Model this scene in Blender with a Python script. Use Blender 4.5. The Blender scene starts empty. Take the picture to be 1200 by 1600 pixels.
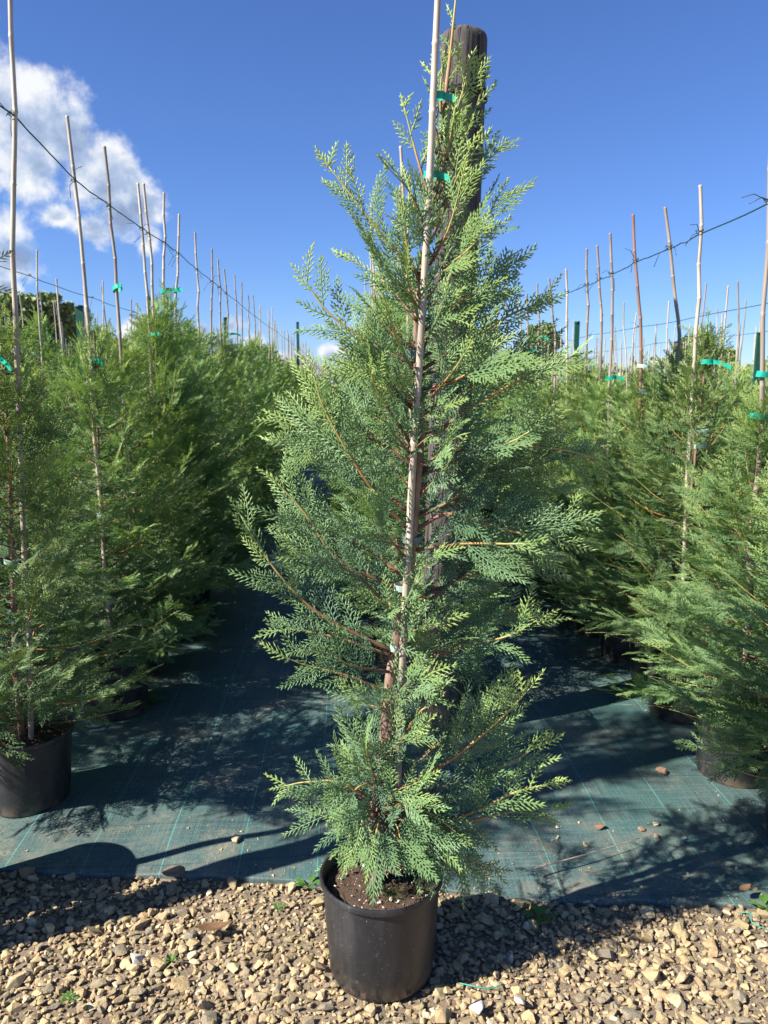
import bpy, bmesh, math, random
import numpy as np
from mathutils import Vector, Matrix
R = math.radians
sc = bpy.context.scene
C = sc.collection

# ---------------------------------------------------------------- camera
EYE = 1.48; PITCH = R(9.46); YAW = R(2.86); FPX = 1202.0
cam = bpy.data.cameras.new('camera'); co = bpy.data.objects.new('camera', cam); C.objects.link(co)
co.location = (0, 0, EYE); co.rotation_euler = (R(90) - PITCH, 0, -YAW)
cam.sensor_fit = 'HORIZONTAL'; cam.sensor_width = 36; cam.lens = 36 * FPX / 1200
cam.clip_start = .05; cam.clip_end = 2000
cam.dof.use_dof = True; cam.dof.focus_distance = 1.85; cam.dof.aperture_fstop = cam.lens / 3.0
sc.camera = co

# ---------------------------------------------------------------- light
SUN_EL = R(41); SUN_AZ = R(248)            # azimuth clockwise from +Y
SD = Vector((math.cos(SUN_EL) * math.sin(SUN_AZ), math.cos(SUN_EL) * math.cos(SUN_AZ), math.sin(SUN_EL)))
sl = bpy.data.lights.new('sun', 'SUN'); sl.energy = 5.0; sl.angle = R(.53); sl.color = (1, .955, .88)
so = bpy.data.objects.new('sun', sl); C.objects.link(so)
so.rotation_euler = SD.to_track_quat('Z', 'Y').to_euler()
sc.view_settings.view_transform = 'Standard'; sc.view_settings.look = 'None'
sc.view_settings.exposure = 1.2; sc.view_settings.gamma = 1
sc.cycles.max_bounces = 7; sc.cycles.diffuse_bounces = 4; sc.cycles.transmission_bounces = 3

def ray(px, py):
    x = (px - 600) / FPX; y = -(py - 800) / FPX
    fw = math.cos(PITCH) + y * math.sin(PITCH); up = -math.sin(PITCH) + y * math.cos(PITCH)
    return Vector((x * math.cos(YAW) + fw * math.sin(YAW), fw * math.cos(YAW) - x * math.sin(YAW), up))
def at(px, py, Y):                          # the world point seen at a pixel in the plane y = Y
    r = ray(px, py); return Vector((0, 0, EYE)) + r * (Y / r.y)

# ---------------------------------------------------------------- node helper
class NT:
    def __init__(s, tree): s.t = tree; s.t.nodes.clear()
    def n(s, kind, props=None, **inp):
        nd = s.t.nodes.new(kind)
        for k, v in (props or {}).items(): setattr(nd, k, v)
        for k, v in inp.items():
            key = int(k[1:]) if k[0] == '_' and k[1:].isdigit() else k.replace('_', ' ')
            sock = nd.inputs[key]
            if isinstance(v, bpy.types.NodeSocket): s.t.links.new(v, sock)
            elif isinstance(v, bpy.types.Node): s.t.links.new(v.outputs[0], sock)
            else: sock.default_value = v
        return nd
    def math(s, op, a, b=0.0, c=0.0, clamp=False):
        return s.n('ShaderNodeMath', {'operation': op, 'use_clamp': clamp}, _0=a, _1=b, _2=c).outputs[0]
    def ramp(s, fac, stops, interp='LINEAR'):
        nd = s.t.nodes.new('ShaderNodeValToRGB'); nd.color_ramp.interpolation = interp
        e = nd.color_ramp.elements
        while len(e) < len(stops): e.new(.5)
        for i, (p, c) in enumerate(stops):
            e[i].position = p; e[i].color = (c[0], c[1], c[2], 1) if not isinstance(c, (int, float)) else (c, c, c, 1)
        s.t.links.new(fac, nd.inputs[0]); return nd.outputs[0]
    def mix(s, fac, a, b, mode='MIX'):
        nd = s.t.nodes.new('ShaderNodeMix'); nd.data_type = 'RGBA'; nd.blend_type = mode
        for sock, v in ((nd.inputs[0], fac), (nd.inputs[6], a), (nd.inputs[7], b)):
            if isinstance(v, bpy.types.NodeSocket): s.t.links.new(v, sock)
            elif isinstance(v, (tuple, list)): sock.default_value = (v[0], v[1], v[2], 1)
            else: sock.default_value = v
        return nd.outputs[2]
    def noise(s, vec, scale, detail=4, rough=.55, dist=0.0):
        return s.n('ShaderNodeTexNoise', Vector=vec, Scale=scale, Detail=detail, Roughness=rough, Distortion=dist).outputs[0]
    def link(s, a, b): s.t.links.new(a, b)

def smooth(w, x, lo, hi, a=0.0, b=1.0):
    nd = w.n('ShaderNodeMapRange', {'interpolation_type': 'SMOOTHSTEP'})
    w.link(x, nd.inputs[0]); nd.inputs[1].default_value = lo; nd.inputs[2].default_value = hi
    nd.inputs[3].default_value = a; nd.inputs[4].default_value = b
    return nd.outputs[0]

# ---------------------------------------------------------------- world: clear sky and drifting cumulus
world = bpy.data.worlds.new('World'); sc.world = world; world.use_nodes = True
w = NT(world.node_tree)
sky = w.n('ShaderNodeTexSky', {'sky_type': 'NISHITA', 'sun_disc': False, 'sun_elevation': SUN_EL, 'sun_rotation': SUN_AZ,
                              'air_density': 1.0, 'dust_density': .0, 'ozone_density': 4.0})
skyc = w.mix(1.0, sky.outputs[0], (.0364, .0462, .069), 'MULTIPLY')
tc = w.n('ShaderNodeTexCoord').outputs['Generated']
dirv = w.n('ShaderNodeVectorMath', {'operation': 'NORMALIZE'}, _0=tc).outputs[0]
warp = w.n('ShaderNodeTexNoise', Vector=dirv, Scale=9.0, Detail=5, Roughness=.6)
wv = w.n('ShaderNodeVectorMath', {'operation': 'SUBTRACT'}, _0=warp.outputs['Color'], _1=(.5, .5, .5)).outputs[0]
wv = w.n('ShaderNodeVectorMath', {'operation': 'SCALE'}, _0=wv).outputs[0]; wv.node.inputs['Scale'].default_value = .055
dw = w.n('ShaderNodeVectorMath', {'operation': 'ADD'}, _0=dirv, _1=wv).outputs[0]
CLOUDS = [(-150, 100, 120), (-75, 160, 120), (5, 160, 72), (40, 220, 110), (105, 215, 80), (150, 270, 85), (195, 285, 56), (215, 322, 52),
          (180, 345, 52), (145, 368, 34), (225, 375, 30), (-30, 380, 82), (25, 395, 50), (95, 345, 26), (-60, 450, 55), (5, 445, 30), (60, 475, 22),
          (320, 520, 26), (360, 512, 26), (300, 555, 30), (400, 545, 34), (450, 560, 40), (350, 575, 34), (520, 555, 30), (560, 575, 30), (210, 520, 30),
          (700, 585, 22), (800, 590, 20), (1150, 590, 24)]
fld = None
for px, py, r in CLOUDS:
    d = ray(px, py).normalized()
    dist = w.n('ShaderNodeVectorMath', {'operation': 'DISTANCE'}, _0=dw, _1=tuple(d)).outputs['Value']
    v = w.math('MULTIPLY_ADD', dist, -1300.0 / (r * .97), 1.0)
    fld = v if fld is None else w.math('SMOOTH_MAX', fld, v, .25)
n1 = w.noise(dirv, 17, 8, .6)
off = w.n('ShaderNodeVectorMath', {'operation': 'ADD'}, _0=dirv, _1=(-.008, -.004, .022)).outputs[0]
n2 = w.noise(off, 17, 5, .55)
dens = w.math('MULTIPLY_ADD', w.math('SUBTRACT', n1, .5), 2.1, fld)
alpha = smooth(w, dens, .05, .62)
litv = w.math('MULTIPLY_ADD', w.math('SUBTRACT', n1, n2), 2.3, .84)
core = smooth(w, w.math('MULTIPLY_ADD', w.math('SUBTRACT', w.noise(dirv, 5, 2), .5), 1.2, fld), .35, .95)
litv = w.math('SUBTRACT', litv, w.math('MULTIPLY', core, .60), clamp=True)
ccol = w.ramp(litv, [(0, (.13, .17, .26)), (.4, (.21, .26, .35)), (.7, (.34, .365, .41)), (.95, (.43, .44, .45))])
out = w.n('ShaderNodeOutputWorld')
bg = w.n('ShaderNodeBackground', Color=w.mix(w.math('MULTIPLY', alpha, .96), skyc, ccol), Strength=1.0)
w.link(bg.outputs[0], out.inputs[0])

# ---------------------------------------------------------------- materials
def material(name):
    m = bpy.data.materials.new(name); m.use_nodes = True; t = NT(m.node_tree)
    o = t.n('ShaderNodeOutputMaterial'); return m, t, o
def princ(t, o, **k):
    p = t.n('ShaderNodeBsdfPrincipled', **k); t.link(p.outputs[0], o.inputs[0]); return p
def bump(t, h, strength=.5, dist=.01):
    return t.n('ShaderNodeBump', Height=h, Strength=strength, Distance=dist).outputs[0]
def objc(t): return t.n('ShaderNodeTexCoord').outputs['Object']
def geo_pos(t): return t.n('ShaderNodeNewGeometry').outputs['Position']
def scaled(t, v, s): return t.n('ShaderNodeMapping', Vector=v, Scale=s).outputs[0]

def foliage_mat(name, blue, mid, tip, gain=1.0):
    m, t, o = material(name)
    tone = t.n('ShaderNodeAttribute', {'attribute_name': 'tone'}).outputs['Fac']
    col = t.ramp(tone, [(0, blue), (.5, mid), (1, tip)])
    oi = t.n('ShaderNodeObjectInfo').outputs['Random']
    col = t.mix(t.math('MULTIPLY', oi, .35), col, (col_ := tip), 'MIX') if False else col
    hs = t.n('ShaderNodeHueSaturation', Color=col, Hue=t.math('MULTIPLY_ADD', oi, .022, .486), Saturation=1.0,
             Value=t.math('MULTIPLY_ADD', oi, .2, .9 * gain)).outputs[0]
    d = t.n('ShaderNodeBsdfPrincipled', Base_Color=hs, Roughness=.52)
    d.inputs['Specular IOR Level'].default_value = .38
    tcol = t.mix(1.0, hs, (1.15, 1.2, .55), 'MULTIPLY')
    tr = t.n('ShaderNodeBsdfTranslucent', Color=tcol)
    mx = t.n('ShaderNodeMixShader', Fac=.33); t.link(d.outputs[0], mx.inputs[1]); t.link(tr.outputs[0], mx.inputs[2])
    t.link(mx.outputs[0], o.inputs[0]); return m
M = {}
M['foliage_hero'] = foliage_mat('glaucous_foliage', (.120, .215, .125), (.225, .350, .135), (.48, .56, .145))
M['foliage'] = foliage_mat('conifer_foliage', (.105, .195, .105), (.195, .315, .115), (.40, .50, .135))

def wood_mat():
    m, t, o = material('branch_bark')
    age = t.n('ShaderNodeAttribute', {'attribute_name': 'tone'}).outputs['Fac']
    n = t.noise(scaled(t, geo_pos(t), (60, 60, 20)), 1, 4)
    a = t.math('MULTIPLY_ADD', t.math('SUBTRACT', n, .5), .5, age)
    col = t.ramp(a, [(0, (.10, .055, .036)), (.3, (.20, .085, .05)), (.5, (.36, .20, .06)), (.75, (.42, .34, .10)), (1, (.25, .33, .10))])
    princ(t, o, Base_Color=col, Roughness=.6, Normal=bump(t, n, .5, .002)); return m
M['branch'] = wood_mat()
def trunk_mat():
    m, t, o = material('trunk_bark')
    v = scaled(t, geo_pos(t), (45, 45, 9)); n = t.noise(v, 2, 6, .65)
    col = t.ramp(n, [(.25, (.07, .04, .028)), (.45, (.19, .12, .08)), (.6, (.33, .22, .15)), (.72, (.40, .20, .07))])
    princ(t, o, Base_Color=col, Roughness=.75, Normal=bump(t, n, .9, .004)); return m
M['trunk'] = trunk_mat()
def cane_mat(name, a, b):
    m, t, o = material(name)
    n = t.noise(scaled(t, geo_pos(t), (90, 90, 4)), 1, 5, .6)
    n2 = t.noise(scaled(t, geo_pos(t), (12, 12, 5)), 1, 3)
    col = t.mix(t.math('MULTIPLY', smooth(t, n2, .5, .7), .5), t.ramp(n, [(.3, a), (.62, b)]), (.20, .17, .14))
    princ(t, o, Base_Color=col, Roughness=.5, Normal=bump(t, n, .3, .001)); return m
M['cane'] = cane_mat('bamboo', (.34, .275, .20), (.54, .46, .355))
M['cane_grey'] = cane_mat('weathered_bamboo', (0.211, 0.163, 0.126), (0.352, 0.284, 0.218))
M['cane_red'] = cane_mat('brown_stake', (0.229, 0.112, 0.067), (0.299, 0.163, 0.101))
def plain(name, c, rough=.6, nz=0.0, scale=30, bumps=0.0, c2=None, spec=.5):
    m, t, o = material(name); n = t.noise(objc(t), scale, 5, .6)
    col = t.mix(t.math('MULTIPLY', smooth(t, n, .35, .7), 1.0 if c2 else nz), c, c2 or tuple(x * .5 for x in c))
    p = princ(t, o, Base_Color=col, Roughness=rough)
    p.inputs['Specular IOR Level'].default_value = spec
    if bumps: t.link(bump(t, n, bumps, .004), p.inputs['Normal'])
    return m
M['tape'] = plain('green_tape', (.0, .40, .26), .45, c2=(.01, .30, .20), scale=60)
M['tag'] = plain('pale_clip', (.30, .42, .36), .4, c2=(.42, .50, .46), scale=80)
M['tag_dark'] = plain('dull_clip', (.07, .14, .12), .5, c2=(.13, .2, .17), scale=80)
M['wire'] = plain('dark_wire', (.018, .045, .035), .5)
M['green_metal'] = plain('green_metal', (.01, .08, .05), .45, .4)
M['black_wire'] = plain('black_wire', (.01, .01, .011), .5)
def pot_mat():
    m, t, o = material('black_plastic')
    p = objc(t); n = t.noise(scaled(t, p, (1, 1, .35)), 14, 6, .65); sp = t.noise(p, 260, 2, .5)
    dust = smooth(t, n, .42, .75)
    col = t.mix(t.math('MULTIPLY', dust, .55), (.019, .020, .023), (.062, .060, .056))
    col = t.mix(smooth(t, sp, .70, .75), col, (.28, .25, .2))
    scr = t.noise(scaled(t, p, (3, 3, 60)), 2.5, 5, .7); spl = t.noise(p, 46, 6, .75)
    col = t.mix(t.math('MULTIPLY', smooth(t, scr, .62, .72), .30), col, (.13, .13, .13))
    col = t.mix(t.math('MULTIPLY', smooth(t, spl, .60, .68), .45), col, (.15, .115, .08))
    z = t.n('ShaderNodeSeparateXYZ', Vector=p).outputs[2]
    mud = t.math('MULTIPLY', smooth(t, z, .07, .0), smooth(t, t.noise(p, 22, 6, .7), .42, .62))
    col = t.mix(t.math('MULTIPLY', mud, .75), col, (.17, .125, .08))
    princ(t, o, Base_Color=col, Roughness=t.math('MULTIPLY_ADD', dust, .25, .36), Normal=bump(t, n, .12, .003)); return m
M['pot'] = pot_mat()
def soil_mat(name, cs, scale=1.0):
    m, t, o = material(name); p = geo_pos(t)
    n = t.noise(p, 28 * scale, 8, .72); n2 = t.noise(p, 5, 3); n3 = t.noise(p, 160 * scale, 4, .7)
    k = t.math('ADD', t.math('MULTIPLY', n, .6), t.math('MULTIPLY', n3, .4))
    col = t.ramp(k, [(.32, cs[0]), (.5, cs[1]), (.66, cs[2])])
    col = t.mix(t.math('MULTIPLY', smooth(t, n2, .5, .7), .35), col, cs[3])
    princ(t, o, Base_Color=col, Roughness=.95, Normal=bump(t, k, 1.0, .012)); return m
M['pot_soil'] = soil_mat('potting_soil', ((.02, .012, .008), (.085, .05, .032), (.16, .10, .065), (.05, .06, .02)), 1.6)
M['ground'] = soil_mat('bare_soil', ((.085, .060, .040), (.215, .158, .104), (.32, .25, .172), (.13, .12, .065)))
def stone_mat():
    m, t, o = material('gravel_stone')
    g = t.n('ShaderNodeNewGeometry'); r = g.outputs['Random Per Island']; p = g.outputs['Position']
    c = t.ramp(r, [(0, (0.354, 0.251, 0.123)), (.14, (0.510, 0.364, 0.175)), (.26, (0.265, 0.204, 0.113)), (.38, (0.431, 0.320, 0.175)), (.5, (0.343, 0.265, 0.123)), (.6, (0.550, 0.415, 0.226)),
                   (.7, (0.246, 0.194, 0.120)), (.8, (0.451, 0.286, 0.155)), (.88, (0.235, 0.194, 0.133)), (.95, (0.662, 0.538, 0.336)), (.985, (0.186, 0.160, 0.117))], 'CONSTANT')
    n = t.noise(p, 55, 7, .7); n2 = t.noise(p, 240, 4, .7)
    c = t.mix(t.math('MULTIPLY', smooth(t, n, .42, .66), .6), c, (.21, .165, .105))
    c = t.mix(t.math('MULTIPLY', smooth(t, t.noise(p, 17, 3), .58, .7), .45), c, (.25, .23, .11))
    c = t.mix(t.math('MULTIPLY', smooth(t, n2, .5, .75), .5), c, (.62, .54, .4))
    k = t.math('ADD', n, t.math('MULTIPLY', n2, .5))
    princ(t, o, Base_Color=c, Roughness=.85, Normal=bump(t, k, .9, .005)); return m
M['stone'] = stone_mat()
def fabric_mat():
    m, t, o = material('woven_ground_cover'); p = geo_pos(t)
    xyz = t.n('ShaderNodeSeparateXYZ', Vector=p); x, y = xyz.outputs[0], xyz.outputs[1]
    thread = t.noise(scaled(t, p, (150, 2.2, 1)), 1, 3, .6); weft = t.noise(scaled(t, p, (3, 120, 1)), 1, 2, .6)
    big = t.noise(p, 2.2, 5, .6); fine = t.noise(p, 330, 2, .6)
    col = t.ramp(thread, [(.3, (.027, .055, .053)), (.5, (.046, .084, .080)), (.7, (.074, .118, .112))])
    col = t.mix(t.math('MULTIPLY', smooth(t, weft, .5, .68), .35), col, (.115, .185, .18))
    col = t.mix(t.math('MULTIPLY', smooth(t, fine, .54, .68), .42), col, (.24, .33, .32))
    col = t.mix(t.math('MULTIPLY', smooth(t, fine, .46, .32), .35), col, (.015, .05, .055))
    col = t.mix(t.math('MULTIPLY', smooth(t, big, .45, .65), .35), col, (.03, .13, .118))
    wob = t.math('MULTIPLY_ADD', t.math('SUBTRACT', t.noise(scaled(t, p, (.2, 1.6, 1)), 1, 2), .5), .012, x)
    # bright guide threads every 24 cm along the rows, dark ones across
    ph = t.math('ABSOLUTE', t.math('SUBTRACT', t.math('FRACT', t.math('MULTIPLY_ADD', wob, 1 / .24, .5 + .405)), .5))
    line = t.math('MULTIPLY', smooth(t, ph, .0095, .005), smooth(t, thread, .18, .4))
    col = t.mix(t.math('MULTIPLY', line, .6), col, (.08, .34, .29))
    wy = t.math('MULTIPLY_ADD', t.math('SUBTRACT', t.noise(scaled(t, p, (1.8, .2, 1)), 1, 2), .5), .10, y)
    ph2 = t.math('ABSOLUTE', t.math('SUBTRACT', t.math('FRACT', t.math('MULTIPLY', wy, 1 / .21)), .5))
    col = t.mix(t.math('MULTIPLY', smooth(t, ph2, .016, .008), .7), col, (.03, .045, .05))
    # dirt washed on to the cloth
    dn = t.noise(p, 3.6, 8, .68); df = t.noise(p, 60, 5, .7)
    dirt = t.math('MULTIPLY', smooth(t, dn, .50, .66), smooth(t, df, .38, .6))
    edge = smooth(t, y, 2.75, 2.05)
    col = t.mix(t.math('MULTIPLY', t.math('MULTIPLY', edge, smooth(t, t.noise(p, 9, 6, .7), .45, .62)), .3), col, (.25, .21, .15))
    col = t.mix(t.math('MULTIPLY', dirt, .6), col, (.27, .22, .15))
    col = t.mix(smooth(t, t.noise(p, 150, 2), .73, .76), col, (.36, .31, .24))
    h = t.math('ADD', t.math('MULTIPLY', fine, .6), t.math('MULTIPLY', thread, .4))
    princ(t, o, Base_Color=col, Roughness=.62, Normal=bump(t, h, .55, .0035)); return m
M['fabric'] = fabric_mat()
def post_mat():
    m, t, o = material('weathered_post'); p = objc(t)
    n = t.noise(scaled(t, p, (42, 42, 1.6)), 1, 7, .7); n2 = t.noise(scaled(t, p, (9, 9, 1.2)), 1, 4)
    cr = t.noise(scaled(t, p, (34, 34, .7)), 1, 3, .5)
    crack = smooth(t, t.math('ABSOLUTE', t.math('SUBTRACT', cr, .5)), .022, .004)
    col = t.ramp(n, [(.28, (0.026, 0.021, 0.019)), (.48, (0.067, 0.056, 0.050)), (.68, (0.116, 0.100, 0.088))])
    col = t.mix(t.math('MULTIPLY', smooth(t, n2, .5, .68), .5), col, (.075, .062, .05))
    col = t.mix(crack, col, (.012, .01, .009))
    h = t.math('SUBTRACT', n, crack)
    princ(t, o, Base_Color=col, Roughness=.85, Normal=bump(t, h, .9, .006)); return m
M['post'] = post_mat()
M['leaf_dry'] = plain('dry_leaf', (.34, .20, .10), .7, c2=(.24, .12, .06), scale=40, bumps=.4)
M['bark_bit'] = plain('bark_chip', (.25, .17, .10), .8, c2=(.15, .10, .06), scale=60, bumps=.5)
M['weed'] = plain('weed_leaf', (.10, .24, .04), .5, c2=(.16, .32, .07), scale=50)
M['perlite'] = plain('perlite', (.6, .54, .45), .9, c2=(.4, .33, .25), scale=200)
M['moss'] = plain('moss', (.06, .12, .02), .9, c2=(.10, .17, .04), scale=120)
M['tree_leaf'] = plain('tree_leaf', (.14, .20, .06), .6, c2=(.26, .32, .10), scale=1.5)
M['tree_bark'] = plain('tree_bark', (.10, .07, .05), .9, .5, scale=3)
M['twine'] = plain('green_twine', (.03, .30, .22), .6)

# ---------------------------------------------------------------- mesh helpers
def tag(o, label=None, cat=None, group=None, kind=None):
    for k, v in (('label', label), ('category', cat), ('group', group), ('kind', kind)):
        if v: o[k] = v
    return o
def link(name, me, mat=None, parent=None):
    o = bpy.data.objects.new(name, me); C.objects.link(o)
    if mat is not None and me is not None:
        me.materials.clear()
        for x in (mat if isinstance(mat, (list, tuple)) else [mat]): me.materials.append(x)
    if parent is not None: o.parent = parent
    return o
def empty(name, loc):
    o = bpy.data.objects.new(name, None); o.empty_display_size = .1; C.objects.link(o); o.location = loc; return o

class Acc:                                   # gathers triangles, with a tone per vertex
    def __init__(s): s.V = []; s.F = []; s.T = []; s.n = 0
    def add(s, v, f, t):
        s.V.append(np.asarray(v, np.float32)); s.F.append(np.asarray(f, np.int64) + s.n)
        s.T.append(np.full(len(v), t, np.float32) if np.isscalar(t) else np.asarray(t, np.float32)); s.n += len(v)
    def mesh(s, name, smooth_=False):
        V = np.concatenate(s.V); F = np.concatenate(s.F); T = np.concatenate(s.T)
        me = bpy.data.meshes.new(name)
        me.vertices.add(len(V)); me.vertices.foreach_set('co', V.ravel())
        me.loops.add(len(F) * 3); me.loops.foreach_set('vertex_index', F.ravel().astype(np.int32))
        me.polygons.add(len(F)); me.polygons.foreach_set('loop_start', np.arange(0, len(F) * 3, 3, dtype=np.int32))
        try: me.polygons.foreach_set('loop_total', np.full(len(F), 3, np.int32))
        except Exception: pass
        me.update(calc_edges=True)
        a = me.attributes.new('tone', 'FLOAT', 'POINT'); a.data.foreach_set('value', np.clip(T, 0, 1))
        me.polygons.foreach_set('use_smooth', np.full(len(F), smooth_))
        return me

def tube(acc, pts, radii, seg=6, tone=0.0, caps=True):
    pts = [Vector(p) for p in pts]; n = len(pts)
    V = []; T = []
    up = Vector((.31, .9, .13)).normalized()
    prev = None
    for i, p in enumerate(pts):
        d = (pts[min(i + 1, n - 1)] - pts[max(i - 1, 0)])
        d = d.normalized() if d.length > 1e-9 else Vector((0, 0, 1))
        if prev is None: a = d.cross(up).normalized() if abs(d.dot(up)) < .97 else d.cross(Vector((1, 0, 0))).normalized()
        else: a = (prev - d * prev.dot(d)).normalized()
        prev = a; b = d.cross(a)
        r = radii[i] if not np.isscalar(radii) else radii
        for k in range(seg):
            th = 2 * math.pi * k / seg
            V.append(p + a * (r * math.cos(th)) + b * (r * math.sin(th)))
            T.append(tone[i] if not np.isscalar(tone) else tone)
    F = []
    for i in range(n - 1):
        for k in range(seg):
            a0 = i * seg + k; a1 = i * seg + (k + 1) % seg; b0 = a0 + seg; b1 = a1 + seg
            F += [(a0, a1, b1), (a0, b1, b0)]
    if caps:
        V += [pts[0], pts[-1]]; T += [T[0], T[-1]]; c0, c1 = len(V) - 2, len(V) - 1
        for k in range(seg):
            F.append((c0, (k + 1) % seg, k)); F.append((c1, (n - 1) * seg + k, (n - 1) * seg + (k + 1) % seg))
    acc.add([tuple(v) for v in V], F, T)

def spline(P, n):                            # Catmull-Rom through the points
    P = [Vector(p) for p in P]
    if len(P) == 2: P = [P[0], (P[0] + P[1]) / 2, P[1]]
    Q = [P[0] * 2 - P[1]] + P + [P[-1] * 2 - P[-2]]
    out = []
    m = len(P) - 1
    for i in range(n + 1):
        u = i / n * m; k = min(int(u), m - 1); t = u - k
        a, b, c, d = Q[k:k + 4]
        out.append(.5 * ((2 * b) + (c - a) * t + (2 * a - 5 * b + 4 * c - d) * t * t + (3 * b - a - 3 * c + d) * t ** 3))
    return out

# ---------------------------------------------------------------- fronds (flat sprays of scale leaves)
def leaf_geom(p, a, L, wd, closed):
    s = np.array([-a[1], a[0], 0.0]); n = np.array([0, 0, 1.0])
    q = [p, p + a * .42 * L - s * wd / 2, p + a * .42 * L + s * wd / 2, p + a * .38 * L + n * wd * .42, p + a * L]
    f = [(0, 1, 3), (1, 4, 3), (4, 2, 3), (2, 0, 3)]
    if closed: f += [(0, 2, 4), (0, 4, 1)]
    return q, f
def make_frond(L, rng, sp=.011, lsp=.009, wd=.0038, leaflets=True, closed=True, ratio=.33, subfrom=.030, sub=.5, suba=38, segl=.012):
    V = []; F = []; T = []
    def put(p, a, l, w_, t):
        q, f = leaf_geom(p, a, l, w_, closed); b = len(V)
        V.extend(q); F.extend([tuple(i + b for i in x) for x in f]); T.extend([t] * 5)
    def chain(p, d, l, w_, t0, t1, bx):      # a twiglet of overlapping scale joints, bent a little forward
        n = max(1, round(l / segl)) if leaflets else 1
        for k in range(n):
            q = l * k / n; pp = p + d * q + np.array([bx * q * q / max(l, .01), 0, 0])
            dd = d + np.array([2 * bx * q / max(l, .01), 0, 0]); dd = dd / np.linalg.norm(dd)
            put(pp, dd, l / n * (1.35 if k < n - 1 else 1.15), w_ * (1.05 - .35 * k / n), t0 + (t1 - t0) * k / max(1, n - 1))
    k = max(2, int(L / .014))
    for i in range(k):
        put(np.array([L * i / k, 0, 0]), np.array([1.0, 0, 0]), L / k * 1.5, wd * (1.2 - .35 * i / k), .15 + .65 * i / k)
    x = sp * .6
    while x < L * .97:
        u = x / L
        prof = (.62 + .38 * min(1, u / .25)) * (1 - max(0, (u - .25)) / .75 * .80)
        for sd in (-1, 1):
            xx = x + (sp * .5 if sd > 0 else 0) + rng.uniform(-.0012, .0012)
            if xx > L: continue
            pl = max(.007, ratio * L * prof * rng.uniform(.72, 1.15))
            a = math.radians(46 - 16 * u + rng.uniform(-5, 5))
            d = np.array([math.cos(a), sd * math.sin(a), rng.uniform(-.16, .16)]); d = d / np.linalg.norm(d)
            p0 = np.array([xx, 0, 0])
            chain(p0, d, pl, wd, .35 + .25 * u, .75 + .25 * u, .12)
            if leaflets and pl > subfrom:
                q = lsp * .9
                while q < pl * .80:
                    for s2 in (-1, 1):
                        qq = q + (lsp * .5 if s2 > 0 else 0)
                        if qq > pl * .85: continue
                        ll = min(.020, sub * (pl - qq)) * rng.uniform(.75, 1.15)
                        b = math.atan2(d[1], d[0]) + s2 * math.radians(suba + rng.uniform(-6, 6))
                        dd = np.array([math.cos(b), math.sin(b), rng.uniform(-.22, .22)]); dd = dd / np.linalg.norm(dd)
                        chain(p0 + d * qq + np.array([.12 * qq * qq / pl, 0, 0]), dd, ll, wd * .88, .5, .85, 0)
                    q += lsp
        x += sp * rng.uniform(.9, 1.12)
    return (np.array(V, np.float32), np.array(F, np.int64), np.array(T, np.float32), L)
def frond_set(seed, lengths, per=2, **k):
    rng = random.Random(seed)
    return [[make_frond(L, rng, **k) for _ in range(per)] for L in lengths]
LEN = [.035, .055, .08, .105, .135, .17]
FR = {'hero': frond_set(1, LEN, 6, sp=.0118, lsp=.0095, wd=.0041, ratio=.34, subfrom=.028),
      'near': frond_set(2, LEN, 4, sp=.0120, lsp=.0105, wd=.0042, closed=False, ratio=.38, subfrom=.032, segl=.016),
      'mid': frond_set(3, LEN, 3, sp=.0145, lsp=.016, wd=.0062, closed=False, ratio=.40, subfrom=.036, segl=.05),
      'far': frond_set(4, LEN, 2, sp=.016, wd=.0105, leaflets=False, closed=False, ratio=.40)}

def put_frond(acc, lod, L, pos, d, nrm, droop, tone, rng):
    fs = FR[lod]; i = min(range(len(fs)), key=lambda k: abs(LEN[k] - L))
    V, F, T, l0 = fs[i][rng.randrange(len(fs[i]))]
    s = L / l0
    d = d.normalized(); nrm = (nrm - d * nrm.dot(d)); nrm = nrm.normalized() if nrm.length > 1e-6 else d.orthogonal().normalized()
    b = nrm.cross(d)
    if rng.random() < .5: b = -b
    P = V * s
    x = P[:, 0:1]; y = P[:, 1:2]; z = P[:, 2:3] - droop * x * x / L - droop * .6 * y * y / L
    bend = rng.uniform(-.18, .18)
    y = y + bend * x * x / L
    W = np.array(pos, np.float32) + x * np.array(d) + y * np.array(b) + z * np.array(nrm)
    acc.add(W, F, tone + (T - .5) * .35)

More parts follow.
